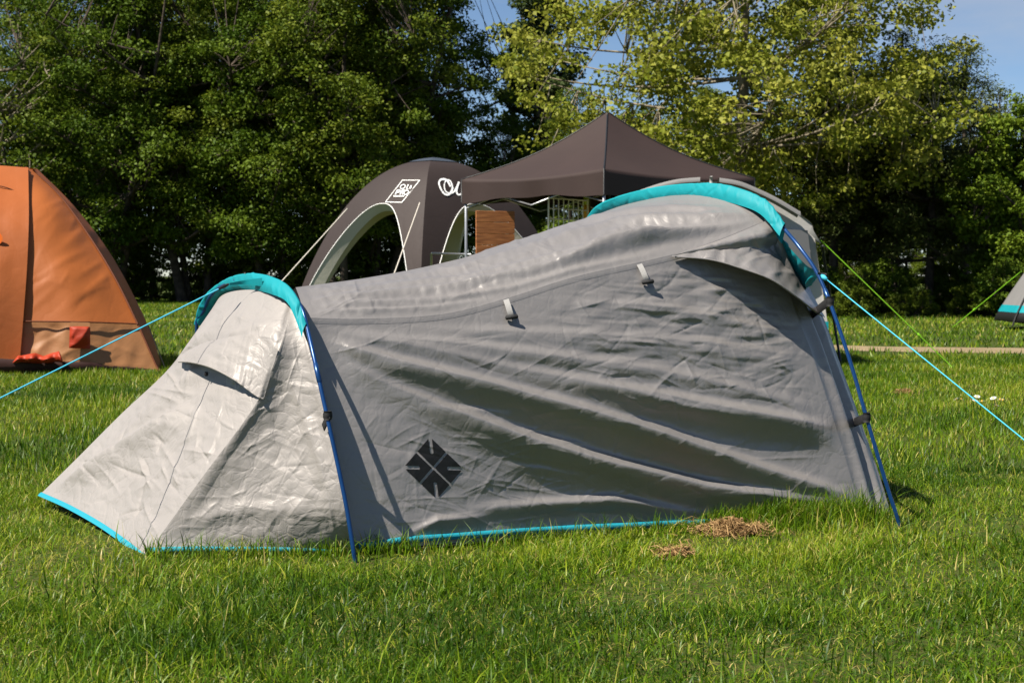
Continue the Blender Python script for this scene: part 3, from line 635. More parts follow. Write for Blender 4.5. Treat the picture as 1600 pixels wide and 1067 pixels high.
# turquoise ground edging
def ribbon(P, hgt, lift, m, name, parent, out=None):
    P = np.asarray(P, float).copy(); up = np.array([0, 0, 1.0])
    a = P + up * lift; n = np.zeros_like(P); n[:, :] = (CX[0] * .006, CX[1] * .006, 0)
    return sheet(name, np.stack([a - up * hgt * .5 + n * 1.5, a + n * 2, a + up * hgt * .5 + n * 1.2, a + up * hgt * .52 - n], 1), m, parent)
ribbon(QW(wb)[2:-2:4], 0.020, 0.026, M['tealtrim'], 'ground_edging', tent)
ribbon(QW(nb)[::3], 0.014, 0.020, M['tealtrim'], 'ground_edging', tent)
ebw = QW(eb)[::3]
sheet('ground_edging', np.stack([ebw + [-.012, -.014, -.008], ebw + [-.005, -.007, .001], ebw + [-.001, -.001, .004]], 1), M['tealtrim'], tent)
gsx = QW(wb)[40:-30:10];  # black strip stands in for the shade in the gap under the wall
sheet('ground_strip', np.stack([np.c_[gsx[:, 0] + .02, gsx[:, 1] + .03, np.maximum(gsx[:, 2] + .02, .03)], np.c_[gsx[:, 0], gsx[:, 1] + .01, gsx[:, 2] * 0 + .002], np.c_[gsx[:, 0] + CX[0] * .05, gsx[:, 1] + CX[1] * .05, gsx[:, 2] * 0 + .010]], 1), M['dark'], tent)
FOOTPRINTS = [[tuple(QW(nb)[0, :2]), (-.5, 5.0), tuple(QW(wb)[280, :2]), tuple(QW(wb)[-1, :2]), (1.50, 5.80), tuple(HL[-1, :2]), tuple(HS[-1, :2]), tuple(QW(eb)[0, :2])]]

# ------------------------------------------------------------------ orange dome tent
ot = thing('dome_tent', (-4.2, 15.0, 0), 'large orange dome tent cut off by the picture edge', 'tent')
def patch(name, b, t, l, r, n, m, parent, wr_=0.0, seed=1, bulge=0.0):
    nu, nv = n; A = coons(crv(q3(b), nu), crv(q3(t), nu), crv(q3(l), nv), crv(q3(r), nv)); P = QW(A); N_ = grid_normals(P)
    u = np.linspace(0, 1, nu)[:, None]; v = np.linspace(0, 1, nv)[None]; e = (np.minimum(np.minimum(u, 1 - u), np.minimum(v, 1 - v)) * 8).clip(0, 1)
    h = bulge * np.sin(np.pi * u) * np.sin(np.pi * v)
    if wr_: h = h + e * (creases(A[..., 0], A[..., 1], 40, (A[..., 0].min(), A[..., 1].min(), A[..., 0].max(), A[..., 1].max()), (-40, -25, -55, 20), seed, (wr_ * .5, wr_ * 1.4), (25, 90), (4, 9)) + swell(A[..., 0], A[..., 1], seed, 45, wr_ * .5))
    if name == 'side_panel':
        r_ = np.random.default_rng(3)
        for _ in range(16):
            x0 = r_.uniform(45, 170); y0 = r_.uniform(300, 490); sl_ = r_.uniform(-.9, -.35); d_ = (A[..., 1] - y0 - sl_ * (A[..., 0] - x0)); h = h + e * r_.uniform(.002, .007) * np.exp(-(d_ / r_.uniform(5, 11)) ** 2) * np.exp(-((A[..., 0] - x0) / r_.uniform(20, 45)) ** 2)
    P = P + N_ * h[..., None]
    return sheet(name, P, m, parent), P
r1 = [(28, 572, 14.35), (34, 502, 14.4), (40, 420, 14.55), (43, 340, 14.85), (41, 262, 15.5)]
r2lo = [(248, 580, 14.7), (215, 506, 14.85)]
r2hi = [(215, 506, 14.85), (180, 435, 15.05), (140, 370, 15.3), (95, 308, 15.5), (52, 266, 15.6)]
patch('side_panel', [(34, 502, 14.4), (125, 503, 14.5), (215, 506, 14.85)], [(41, 262, 15.5), (46, 264, 15.55), (52, 266, 15.6)], r1[1:], r2hi, (80, 90), M['orange'], ot, 0.005, 91, 0.05)
patch('lower_panel', [(28, 572, 14.35), (130, 576, 14.4), (248, 580, 14.7)], [(34, 502, 14.4), (125, 503, 14.5), (215, 506, 14.85)], [(28, 572, 14.35), (34, 502, 14.4)], r2lo, (80, 30), M['tan'], ot, 0.007, 92)
patch('back_panel', [(248, 580, 14.7), (254, 576, 15.3)], [(52, 266, 15.6), (58, 264, 16.2)], [(248, 580, 14.7)] + r2hi[:], [(254, 576, 15.3), (236, 520, 15.6), (204, 452, 15.9), (165, 385, 16.1), (112, 318, 16.2), (58, 264, 16.2)], (14, 60), M['orange2'], ot, 0.008, 93)
patch('door_panel', [(-215, 575, 14.3), (-90, 574, 14.2), (30, 574, 14.3)], [(-215, 262, 15.5), (-90, 254, 15.3), (44, 262, 15.44)], [(-215, 575, 14.3), (-222, 420, 14.5), (-215, 262, 15.5)], [(30, 574, 14.30), (36, 502, 14.35), (42, 420, 14.5), (45, 340, 14.8), (44, 262, 15.44)], (60, 60), M['orange2'], ot, 0.006, 94, 0.10)
b3 = np.array([[UQ(58, 264, 16.2), UQ(254, 576, 15.3)], [(-5.9, 16.6, 2.0), (-4.7, 18.0, 0)], [(-6.2, 15.7, 2.0), (-7.6, 17.5, 0)], [UQ(-215, 262, 15.5), UQ(-215, 575, 14.3)]], float)
bp_ = crv(b3[:, 0], 30)[:, None] * (1 - np.linspace(0, 1, 20)[None, :, None]) + crv(b3[:, 1], 30)[:, None] * np.linspace(0, 1, 20)[None, :, None]
bw = np.sin(np.pi * np.linspace(0, 1, 20))[None]; dirv = bp_ - np.array([-5.4, 16, 0]); dirv[..., 2] = 0; dirv /= np.linalg.norm(dirv, axis=-1, keepdims=True)
wgt = np.sin(np.pi * np.linspace(0, 1, 30))[:, None] ** .5
bp_ += dirv * (bw * wgt * .16)[..., None]; sheet('rear_panel', bp_, M['orange2'], ot, toward=np.array([-3, 30, 3.0]))
top = np.vstack([b3[:, 0], b3[:1, 0]]); cc = b3[:, 0].mean(0) + [0, 0, .04]
link('roof_panel', np.vstack([crv(b3[:, 0], 24), [UQ(41, 262, 15.45)], [UQ(-90, 254, 15.3)], [cc]]), [(i, i + 1, 26) for i in range(23)] + [(23, 25, 26), (25, 24, 26), (24, 0, 26)], M['orange2'], ot)
MB().tube(QW(crv(q3([(x, y, d - .02) for x, y, d in r1]), 30)), 0.014, 6).build('pole_seam', M['oseam'], ot)
MB().tube(QW(crv(q3([(x, y, d - .02) for x, y, d in [(248, 580, 14.7)] + r2hi]), 40)), 0.010, 6).build('pole_seam', M['oseam'], ot)
MB().tube(QW(crv(q3([(34, 502, 14.37), (125, 503, 14.46), (215, 506, 14.82)]), 30)), 0.008, 6).build('panel_seam', M['oseam'], ot)
MB().tube(QW(crv(q3([(-60, 284, 15.0), (0, 291, 15.05), (26, 300, 15.08), (43, 309, 15.05)]), 20)), 0.006, 6).build('panel_seam', M['oseam'], ot)
for (x, y, d) in ((111, 362, 15.2), (181, 465, 14.95)):
    MB().box(UQ(x, y, d), (0.05, 0.03, 0.05), bev=.008).build('pole_clip', M['strap'], ot)
patch('pocket', [(108, 544, 14.36), (141, 545, 14.42)], [(109, 508, 14.38), (141, 509, 14.44)], [(108, 544, 14.36), (109, 508, 14.38)], [(141, 545, 14.42), (141, 509, 14.44)], (16, 16), M['red'], ot, 0.008, 95)
patch('pocket_hem', [(109, 510, 14.37), (141, 511, 14.42)], [(110, 503, 14.38), (140, 504, 14.43)], [(109, 510, 14.37), (110, 503, 14.38)], [(141, 511, 14.42), (140, 504, 14.43)], (8, 4), M['tan'], ot)
a = np.linspace(0, 2 * np.pi, 33)[:-1]; link('printed_emblem', np.vstack([UQ(-6 + 10 * np.cos(a), 373 + 10 * np.sin(a), 14.50 + 0 * a)]), [tuple(range(32))], M['emb2'], ot)
# dark sewn-in groundsheet edge, folded door flap
gx = np.linspace(-220, 252, 40); gd = np.interp(gx, [-220, -90, 28, 130, 252], [14.33, 14.23, 14.33, 14.42, 14.75])
lo = UQ(gx, np.full(40, 586.0), gd - .02); lo[:, 2] = 0.0; hi_ = UQ(gx, np.interp(gx, [-220, 0, 28, 140, 200, 252], [558, 560, 562, 566, 573, 578]), gd - .035)
sheet('ground_strip', np.stack([lo, (lo + hi_) / 2 + [0, -.03, 0], hi_], 1), mat('maroon_groundsheet', (0.035, 0.012, 0.009), .6, .3, bump=.004, bscale=8), ot)
rr3 = np.random.default_rng(4); nu, nv = 40, 16
uq = np.linspace(0, 1, nu)[:, None]; a = np.linspace(0, 2 * np.pi, nv)[None]
topy = np.interp(uq, [0, .1, .45, .62, .8, .93, 1], [567, 556, 553, 558, 551, 548, 564])
ctr = (566 + topy) / 2; rad = (566 - topy) / 2 + 1
px_ = 20 + 78 * uq + 0 * a; py_ = ctr + rad * np.sin(a) * (1 + .15 * np.sin(9 * uq + a * 2)); dd_ = 14.20 - .12 * np.cos(a) * (1 + .3 * np.sin(uq * 21))
sheet('door_flap', UQ(px_, py_, dd_), M['red'], ot)
guy(UQ(232, 509, 14.9), G(259, 577), 0.006, M['strap'], ot, 0)
FOOTPRINTS.append([tuple(UQ(-215, 575, 14.25)[:2]), tuple(UQ(28, 572, 14.25)[:2]), tuple(UQ(252, 580, 14.65)[:2]), (-4.7, 18.0), (-7.6, 17.5)])

# ------------------------------------------------------------------ arched inflatable shelter
SHD = 25.0
def Xat(px, d): return (px - 800) / FPX * d
C0 = np.array([Xat(655, 23.2), 23.2]); C1 = np.array([Xat(452, 25.3), 25.3]); C3 = np.array([Xat(900, 25.6), 25.6]); C2 = C1 + C3 - C0
CEN = (C0 + C2) / 2; HT = 2.93
st = thing('arched_shelter', (*CEN, 0), 'charcoal arched event shelter on four curved legs with white printed logo', 'shelter')
tcorn = [C0, C1, C2, C3]
def rib(i, r, k=1.0, dz=0.0):
    c = CEN + (tcorn[i % 4] - CEN) * (r * k)[..., None] if np.ndim(r) else CEN + (tcorn[i % 4] - CEN) * r * k
    z = (np.clip(1 - np.asarray(r) ** 2.2, 0, 1)) ** 0.8 * (HT - dz)
    return np.concatenate([c, np.asarray(z)[..., None]], -1)
R_ = np.concatenate([np.linspace(0.0, 0.6, 16), np.linspace(.64, 1, 22)])
def face_pt(i, r, w, k=1.0, dz=0.0):
    A_, B_ = rib(i, r, k, dz), rib(i + 1, r, k, dz); w = np.asarray(w)[..., None]
    p = A_ * (1 - w) / 2 + B_ * (1 + w) / 2
    n = (A_ + B_)[..., :2] / 2 - CEN; p[..., :2] += n * 0.05 * (1 - w ** 2)
    return p
def wopen(r, s=0.0):
    r0 = 0.60 + s
    return np.where(r < r0, 0.0, 0.93 * np.clip((r - r0) / (1 - r0), 0, 1) ** 0.42) * np.where(r > 0.6, 1, 1)
rf = np.concatenate([np.linspace(0.0, 0.6, 22), 0.6 + 0.4 * np.linspace(0, 1, 40)[1:] ** 2])
for i in range(4):
    Ps = []
    for sgn in (-1, 1):
        w0 = wopen(rf); kk = np.linspace(0, 1, 16)
        w = sgn * (w0[:, None] * (1 - kk) + kk)
        P = face_pt(i, np.repeat(rf[:, None], 16, 1), w)
        Ps.append(P)
    Vv = np.vstack([Ps[0].reshape(-1, 3), Ps[1].reshape(-1, 3)]); n0 = Ps[0].shape[0] * 16
    fn = np.array([*(CEN + (tcorn[i] + tcorn[(i + 1) % 4] - 2 * CEN) * 4), 3.0])
    F = []
    for P, bs in zip(Ps, (0, n0)):
        f = gfaces(P.shape[0], 16, bs); N_ = np.cross(np.gradient(P, axis=0), np.gradient(P, axis=1))
        F.append(f if ((fn - P) * N_).sum() > 0 else f[:, ::-1])
    link('canopy_panel', Vv, np.vstack(F), M['shelter'], st)
    # pale lining: inner shell plus the broad inner faces of the legs
    Li = []
    KI, DZ = 0.90, 0.16
    for sgn in (-1, 1):
        w0 = wopen(rf); kk = np.linspace(0, 1, 12); w = sgn * (np.minimum(w0 * 1.0, .86)[:, None] * (1 - kk) + kk)
        Li.append(face_pt(i, np.repeat(rf[:, None], 12, 1), w, KI, DZ))
    outer = np.vstack([Ps[0][22:, 0][::-1], Ps[1][21:, 0]]); inner = np.vstack([Li[0][22:, 0][::-1], Li[1][21:, 0]])
    k = np.linspace(0, 1, 5)[None, :, None]; band = outer[:, None] * (1 - k) + inner[:, None] * k
    Vv = np.vstack([Li[0].reshape(-1, 3), Li[1].reshape(-1, 3), band.reshape(-1, 3)]); m0 = Li[0].shape[0] * 12
    link('lining', Vv, np.vstack([gfaces(len(rf), 12, 0), gfaces(len(rf), 12, m0), gfaces(len(outer), 5, 2 * m0)]), M['cream'], st)
    MB().tube(outer[::1] + (outer - np.array([*CEN, 1])) * 0.004, 0.007, 6).build('arch_piping', M['white'], st)
rl0 = 0.02
capv = []
for r in np.linspace(0, .17, 6):
    ring = []
    for i in range(4):
        for w in np.linspace(-1, 1, 9)[:-1]: ring.append(face_pt(i, np.array(r), np.array(w)) + [0, 0, .012 + .03 * (1 - r / .17)])
    capv.append(ring)
link('roof_cap', np.array(capv), gfaces(6, 32, 0, True), M['cap'], st)
# printing on the two front faces: strokes laid on the cloth
def on_face(i, px, py, lift=0.02):
    if not hasattr(on_face, 'c'): on_face.c = {}
    if i not in on_face.c:
        rr_, ww_ = np.meshgrid(np.linspace(.1, .75, 240), np.linspace(-1, 1, 300), indexing='ij'); P = face_pt(i, rr_, ww_); on_face.c[i] = (P.reshape(-1, 3), proj(P).reshape(-1, 2))
    P, q = on_face.c[i]; k = np.argmin((q[:, 0] - px) ** 2 + (q[:, 1] - py) ** 2)
    n = np.array([0, 0, CAM_H]) - P[k]; n /= np.linalg.norm(n); return UQ(px, py, P[k, 1] - lift)
def stroke_mesh(mb, i, pts, wpx, closed=False, smooth=True):
    p = np.array(pts, float)
    if closed: p = np.vstack([p, p[:1]])
    q = crv(np.c_[p, np.zeros(len(p))], max(14, 6 * len(p)))[:, :2] if smooth and len(p) > 2 else p
    ww_ = np.broadcast_to(np.asarray(wpx if np.ndim(wpx) == 0 else np.interp(np.linspace(0, 1, len(q)), np.linspace(0, 1, len(wpx)), wpx), float), (len(q),))
    t = np.gradient(q, axis=0); t /= np.linalg.norm(t, axis=1, keepdims=True) + 1e-9; n = np.stack([-t[:, 1], t[:, 0]], -1)
    V = []
    for a_, b_, w_ in zip(q, n, ww_): V += [on_face(i, *(a_ - b_ * w_ / 2)), on_face(i, *(a_ + b_ * w_ / 2))]
    f = [(2 * j, 2 * j + 1, 2 * j + 3, 2 * j + 2) for j in range(len(q) - 1)]
    mb.add(V, f)
def Z4(x, y): return 430 + x * 370 / 1316, 160 + y * 300 / 1067        # zoomed reading to picture position
mb = MB()
sq = [Z4(707, 433), Z4(803, 433), Z4(704, 556), Z4(613, 554)]
for a_, b_ in zip(sq, sq[1:] + sq[:1]): stroke_mesh(mb, 0, [a_, b_], 0.9, smooth=False)
def ell(cx, cy, rx, ry, sk=0.35, n=16):
    return [Z4(cx + rx * math.cos(t) - sk * ry * math.sin(t), cy + ry * math.sin(t)) for t in np.linspace(0, 2 * math.pi, n, endpoint=False)]
stroke_mesh(mb, 0, ell(709, 469, 13, 12), 1.1, True)                                # O
stroke_mesh(mb, 0, [Z4(740, 456), Z4(729, 481), Z4(741, 481)], 1.1, smooth=False)     # L
stroke_mesh(mb, 0, [Z4(757, 461), Z4(754, 468), Z4(751, 475), Z4(748, 482)], [0.6, 2.2, 2.2, 0.5], smooth=False)   # small mark
stroke_mesh(mb, 0, [Z4(679, 488), Z4(667, 513)], 1.35, smooth=False)                   # P
stroke_mesh(mb, 0, [Z4(678, 489), Z4(693, 489), Z4(692, 498), Z4(675, 501)], 1.25)
stroke_mesh(mb, 0, [Z4(706, 488), Z4(694, 513)], 1.35, smooth=False)                   # R
stroke_mesh(mb, 0, [Z4(705, 489), Z4(718, 489), Z4(717, 498), Z4(701, 501)], 1.25)
stroke_mesh(mb, 0, [Z4(705, 500), Z4(710, 513)], 1.25, smooth=False)
stroke_mesh(mb, 0, ell(728, 501, 12, 12), 1.25, True)                                # O
stroke_mesh(mb, 0, [Z4(657, 521), Z4(717, 521)], 1.6, smooth=False)
mb.build('printed_lettering', M['white'], st, False)
mb = MB()
stroke_mesh(mb, 3, [Z4(975, 470), Z4(955, 435), Z4(925, 428), Z4(910, 447), Z4(920, 480), Z4(940, 508), Z4(965, 512), Z4(985, 480), Z4(975, 440), Z4(955, 432), Z4(940, 455), Z4(945, 490), Z4(965, 505), Z4(990, 500), Z4(1010, 470), Z4(1022, 442), Z4(1012, 470), Z4(1008, 500), Z4(1022, 514), Z4(1045, 500)], [2.2, 3.2, 3.2, 2.6, 2.4, 2.4, 3.0, 3.2, 2.4, 1.6, 1.6, 1.8, 2, 2.2, 2.8, 3.0, 3.0, 3.0, 2.6, 2.0])
mb.build('printed_lettering', M['white'], st, False)
cr0 = rib(0, np.array(.60)); cr1 = rib(1, np.array(.62))
guy(UQ(656, 317, 23.6), UQ(617, 425, 21.0) + (UQ(617, 425, 21.0) - UQ(656, 317, 23.6)) * .62, 0.010, M['paleline'], st, 0)
gA = UQ(543, 326, 24.8); gB = UQ(440, 440, 24.0); gd_ = gB - gA; guy(gA, gA + gd_ * (gA[2] / -gd_[2]), 0.010, M['paleline'], st, 0)

# ------------------------------------------------------------------ pop-up canopy
n_ = np.array([Xat(943, 20.0), 20.0]); s_v = np.array([-2.0, 2.2]); t_v = np.array([2.35, 1.9])
cn4 = [n_, n_ + s_v, n_ + s_v + t_v, n_ + t_v]; cc2 = sum(cn4) / 4
gz = thing('popup_canopy', (*cc2, 0), 'dark brown pop-up canopy with pointed roof and silver legs', 'canopy')
ZE, ZB, ZP = 2.38, 2.02, 3.38
def rf_pt(i, t, w):
    """t 0 at peak .. 1 at eave, w 0..1 along the eave"""
    a_ = cn4[i % 4]; b_ = cn4[(i + 1) % 4]; e = a_ * (1 - w) + b_ * w
    sag = 0.13 * math.sin(math.pi * t ** 0.9); sw = 0.12 * t * math.sin(math.pi * w) * t
    return np.array([*(cc2 + (e - cc2) * t), ZP + (ZE - ZP) * t - sag - sw * .55])
for i in range(4):
    ts_, ws_ = np.linspace(0.012, 1, 26), np.linspace(0, 1, 28)
    P = np.array([[rf_pt(i, t, w) for w in ws_] for t in ts_])
    outn = (cn4[i % 4] + cn4[(i + 1) % 4]) / 2 - cc2; outn = np.array([*outn, 0]) / np.linalg.norm(outn)
    rgz = np.random.default_rng(60 + i)
    ph = rgz.uniform(0, 6, 4)
    vals = []
    for j, zz in enumerate(np.linspace(0, 1, 9)):
        row = []
        for kx, w in enumerate(ws_):
            p0 = P[-1, kx].copy(); e_z = ZB + 0.05 * math.sin(math.pi * w) + .012 * math.sin(w * 17 + ph[0])
            q = p0.copy(); q[2] = p0[2] * (1 - zz) + e_z * zz
            q += outn * (0.012 * math.sin(w * 23 + ph[1]) + .02 * math.sin(w * 9 + ph[2])) * zz * math.sin(math.pi * w) ** .5
            row.append(q)
        vals.append(row)
    PP_ = np.concatenate([P, np.array(vals)[1:]], 0)
    sheet('canopy_panel', PP_, M['canopy'], gz, toward=np.array([*(cc2 + outn[:2] * 12), 6.0]))
    hip = np.array([rf_pt(i, t, 0) for t in np.linspace(0.012, 1, 24)]) + [0, 0, .006]
    hp = np.vstack([hip, [[*cn4[i], ZB + .02]]])
    MB().tube(hp, 0.011, 5).build('hip_seam', M['steel'], gz)
    c_ = cn4[i] + (cc2 - cn4[i]) * 0.03
    MB().box((*c_, 1.17), (.04, .04, 2.34), bev=.006).box((*c_, .01), (.11, .11, .012)).build('leg', M['alu'], gz)
    a_, b_ = cn4[i] + (cc2 - cn4[i]) * .03, cn4[(i + 1) % 4] + (cc2 - cn4[(i + 1) % 4]) * .03
    mb = MB()
    for k4 in range(2):
        q0 = a_ * (1 - k4 / 2) + b_ * (k4 / 2); q1 = a_ * (1 - (k4 + 1) / 2) + b_ * ((k4 + 1) / 2)
        mb.tube([(*q0, 1.95), (*q1, 2.28)], .012, 6).tube([(*q0, 2.28), (*q1, 1.95)], .012, 6)
    mb.build('truss', M['alu'], gz)
for i, w in ((0, .28), (0, .72)):
    pass
MB().tube([(*cc2, 2.2), (*cc2, ZP - .02)], .02, 8).build('peak_pole', M['alu'], gz)

# stock under the canopy
db = 21.6
def board():
    c = np.array([Xat(774, db), db, 0]); t = thing('wooden_display_board', c, 'reddish brown plank display board standing under the pointed canopy', 'board')
    d = np.array([0.93, 0.36, 0]); d /= np.linalg.norm(d); nn = np.cross(d, [0, 0, 1.0])
    wdt = 0.60; z0, z1 = .55, .95 + 100 / FPX * db
    for k in range(8):
        zz = z0 + (z1 - z0) * (k + .5) / 8
        MB().box(c + [0, 0, zz] + nn * 0, (wdt, .022, (z1 - z0) / 8 - .006), (d, nn, (0, 0, 1)), .003).build('plank', M['plank'], t, False)
    for s in (-1, 1):
        MB().box(c + d * s * (wdt / 2 - .04) - nn * .03 + [0, 0, z1 / 2], (.06, .035, z1), (d, nn, (0, 0, 1)), .003).build('upright', M['plank'], t)
board()
def gridwall():
    d0, d1 = 21.0, 21.8; x0, x1 = 857, 918
    c = UQ((x0 + x1) / 2, 430, (d0 + d1) / 2); c[2] = 0
    t = thing('wire_grid_panel', c, 'grey wire grid display panel under the pointed canopy', 'display panel')
    ztop = .95 + 118 / FPX * 21.4
    p0, p1 = np.array([Xat(x0, d0), d0]), np.array([Xat(x1, d1), d1])
    mb = MB(); nx = 8
    for i in range(1, nx):
        q = p0 + (p1 - p0) * i / nx; mb.tube([(*q, .1), (*q, ztop)], .009, 5)
    for k in range(14):
        z = .14 + (ztop - .14) * k / 13; mb.tube([(*p0, z), (*p1, z)], .009, 5)
    mb.build('grid', M['wire'], t)
    fr_ = MB()
    for q in (p0, p1): fr_.tube([(*q, .02), (*q, ztop + .02)], .012, 8)
    fr_.tube([(*p0, ztop), (*p1, ztop)], .012, 8); fr_.build('frame', M['wire'], t)
    for q in (p0, p1):
        dn = np.array([p1[1] - p0[1], -(p1[0] - p0[0])]); dn /= np.linalg.norm(dn)
        MB().tube([(*(q - dn * .2), .012), (*(q + dn * .2), .012)], .012, 8).build('foot', M['wire'], t)
    mbc = MB()
    for k, (x, y, w) in enumerate(((878, 357, 12), (892, 353, 10), (886, 372, 14))):
        p = UQ(x, y, 21.2); MB().box(p, (w / FPX * 21.2, .012, .085), bev=.003).build('price_card', M['card'], t)
gridwall()
ys = thing('banner_flag', (*UQ(916, 430, 22.5)[:2], 0), 'narrow amber and green banner beside the wire grid panel', 'banner')
bx = UQ(916, 330, 22.5)
MB().box((bx[0], bx[1], .95 + 92 / FPX * 22.5), (.085, .012, .34), bev=.004).build('amber_panel', M['yellow'], ys)
MB().box((bx[0], bx[1], .95 + 120 / FPX * 22.5 - .01), (.085, .012, .2), bev=.004).build('green_panel', M['card'], ys)
MB().tube([(bx[0] + .055, bx[1] + .02, 0), (bx[0] + .055, bx[1] + .02, 2.2)], .012, 8).build('banner_pole', M['steel'], ys)
mt = thing('metal_rack', (*UQ(690, 430, 22.8)[:2], 0), 'thin pale metal rack standing inside the arched shelter', 'rack')
mb = MB(); a_, b_ = UQ(674, 396, 22.8), UQ(735, 398, 23.2)
mb.tube([a_, b_], .018, 8); mb.tube([(*a_[:2], 0), a_], .018, 8); mb.tube([(*b_[:2], 0), b_], .018, 8); mb.tube([(a_[0], a_[1], .5), (b_[0], b_[1], .5)], .014, 8)
mb.build('rail', M['alu'], mt)

# ------------------------------------------------------------------ pale awning tent behind the right shoulder
aw = thing('frame_tent', (1.9, 16.2, 0), 'pale grey frame tent with turquoise band behind the right hoop', 'tent')
prof = [(0, 284), (40, 286), (75, 294), (120, 318), (150, 340), (163, 354), (170, 400), (178, 450), (186, 504)]
def aw_profile(d):
    L_ = [((1107 - a_), b_) for a_, b_ in prof[::-1]] + [((1107 + a_), b_) for a_, b_ in prof[1:]]
    return UQ([p[0] for p in L_], [p[1] for p in L_], d)
base_p = aw_profile(15.0); PRF = crv(base_p, 90)
tooth = np.array([0.12, 2.6, 0.0])
nd = 24; kd = np.linspace(0, 1, nd)
BODY = PRF[None] + kd[:, None, None] * tooth; BODY[..., 2] -= 0.02 * np.sin(kd * math.pi)[:, None] * (PRF[:, 2] > 1.6)[None]
sheet('roof_cover', BODY, M['awning'], aw, toward=np.array([3, 14, 9.0]))
low = PRF.copy(); low[:, 2] = PRF[0, 2]
k = np.linspace(0, 1, 20)[None, :, None]; FRN = PRF[:, None] * (1 - k) + low[:, None] * k; FRN[..., 1] += 0.03 * np.sin(np.linspace(0, 9, 90))[:, None] * np.linspace(0, 1, 20)[None]
sheet('front_wall', FRN + [0, 0.02, 0], M['awning'], aw)
sheet('rear_wall', FRN + tooth, M['awning'], aw, toward=np.array([2, 40, 2.0]))
zt = PRF[0, 2]; ring = [PRF[0] + [-.004, -.004, 0], PRF[-1] + [.004, -.004, 0], PRF[-1] + tooth + [.004, .004, 0], PRF[0] + tooth + [-.004, .004, 0]]
def skirt(z1, z0, m, name, out):
    r = [p + np.array([np.sign(p[0] - 2.0) * out, np.sign(p[1] - 16.2) * out, 0]) for p in ring] ; r.append(r[0]); P = crv(np.array(r), 5) * 1.0
    A_ = np.array(r); P = np.stack([np.c_[A_[:, :2], np.full(5, z1)], np.c_[A_[:, :2], np.full(5, z0)]], 1)
    o = sheet(name, P, m, aw); o.data.polygons.foreach_set('use_smooth', np.zeros(len(o.data.polygons), bool)); return o
skirt(zt + .01, zt - .085, M['teal'], 'band', .004); skirt(zt - .08, 0.0, M['dark'], 'mud_wall', .012)
# stiff vent fins on the roof
for pts in ([(1124, 278), (1150, 282), (1171, 289), (1212, 308), (1251, 331)], [(1000, 297), (1030, 287), (1060, 280), (1094, 277)]):
    o_ = UQ([p[0] for p in pts], [p[1] for p in pts], 14.86); o_ = crv(o_, 26)
    i_ = o_ + np.array([[-.01, .13, -.055]]); 
    sheet('roof_fin', np.stack([o_ + [0, .0, -.045], o_, o_ + [0, .06, .0], i_], 1), M['awning2'], aw)
MB().tube([UQ(1111, 287, 14.95), UQ(1111, 276, 14.93)], .016, 8).build('roof_peg', M['awning'], aw)
wpn = UQ([1218, 1262, 1270, 1224], [358, 360, 430, 440], 14.94); link('window', wpn, [(3, 2, 1, 0)], M['clear'], aw)
fl = crv(UQ([1268, 1272, 1283], [354, 362, 380], 14.9), 8); sheet('corner_flap', np.stack([fl, UQ(np.linspace(1264, 1282, 8), np.linspace(364, 381, 8), 14.93)], 1), M['awning'], aw)
ga = UQ(1283, 376, 14.88); guy(ga, G(1490, 576), 0.0055, M['lime'], aw, 0.0, knot=.735)
p0 = G(1315, 572); MB().tube([p0 - [0, 0, .03], UQ(1298, 470, p0[1] + .1), UQ(1285, 384, 14.95)], .014, 8).build('steel_pole', M['steel'], aw)
FOOTPRINTS.append([tuple(r[:2]) for r in ring])

# ------------------------------------------------------------------ far tent at the right edge
fd = gdepth(519)
ft = thing('bell_tent', (Xat(1690, fd + 1), fd + 1.2, 0), 'distant grey tent with turquoise hem cut off by the right picture edge', 'tent')
ax_ = UQ(1680, 330, fd + 1.3); bc = np.array([Xat(1690, fd + 1.2), fd + 1.4])
nr_, nz = 8, 24; ang0 = math.radians(22)
def ringpt(t, a_):
    R = 1.45 * (1 - 0.92 * t ** 1.15); z = 0.05 + (ax_[2] - .05) * t; return np.array([bc[0] + R * math.cos(a_), bc[1] + R * math.sin(a_), z])
angs = np.linspace(0, 2 * np.pi, nr_ * 6 + 1)[:-1] + ang0
def facet(t, a_):
    stp = 2 * np.pi / nr_; k0 = math.floor((a_ - ang0) / stp + 1e-6); f_ = (a_ - ang0) / stp - k0
    return ringpt(t, ang0 + k0 * stp) * (1 - f_) + ringpt(t, ang0 + (k0 + 1) * stp) * f_
for nm_, t0, t1, m_, ex in (('mud_wall', -.03, .125, 'dark', .0), ('band', .125, .185, 'teal', .004), ('canopy_panel', .185, 1.0, 'awning2', 0)):
    tt = np.linspace(t0, t1, 3 if nm_ != 'canopy_panel' else nz)
    P = np.array([[facet(max(t, -.03), a_) for a_ in np.r_[angs, angs[0] + 2 * np.pi - 1e-5]] for t in tt]); P[..., :2] = bc + (P[..., :2] - bc) * (1 + ex)
    sheet(nm_, P, M[m_], ft, toward=np.array([5, 10, 3.0]))
MB().tube([ringpt(t, ang0 + math.pi + .02) + [0, 0, .02] for t in np.linspace(.0, 1, 14)], .016, 6).build('pole_seam', M['dark'], ft)
gq = UQ(1596, 424, fd - .3); guy(gq, G(1488, 512), 0.008, M['lime'], ft, 0, knot=.66)
FOOTPRINTS.append([tuple(ringpt(0, ang0 + k * math.pi / 4)[:2]) for k in range(8)])

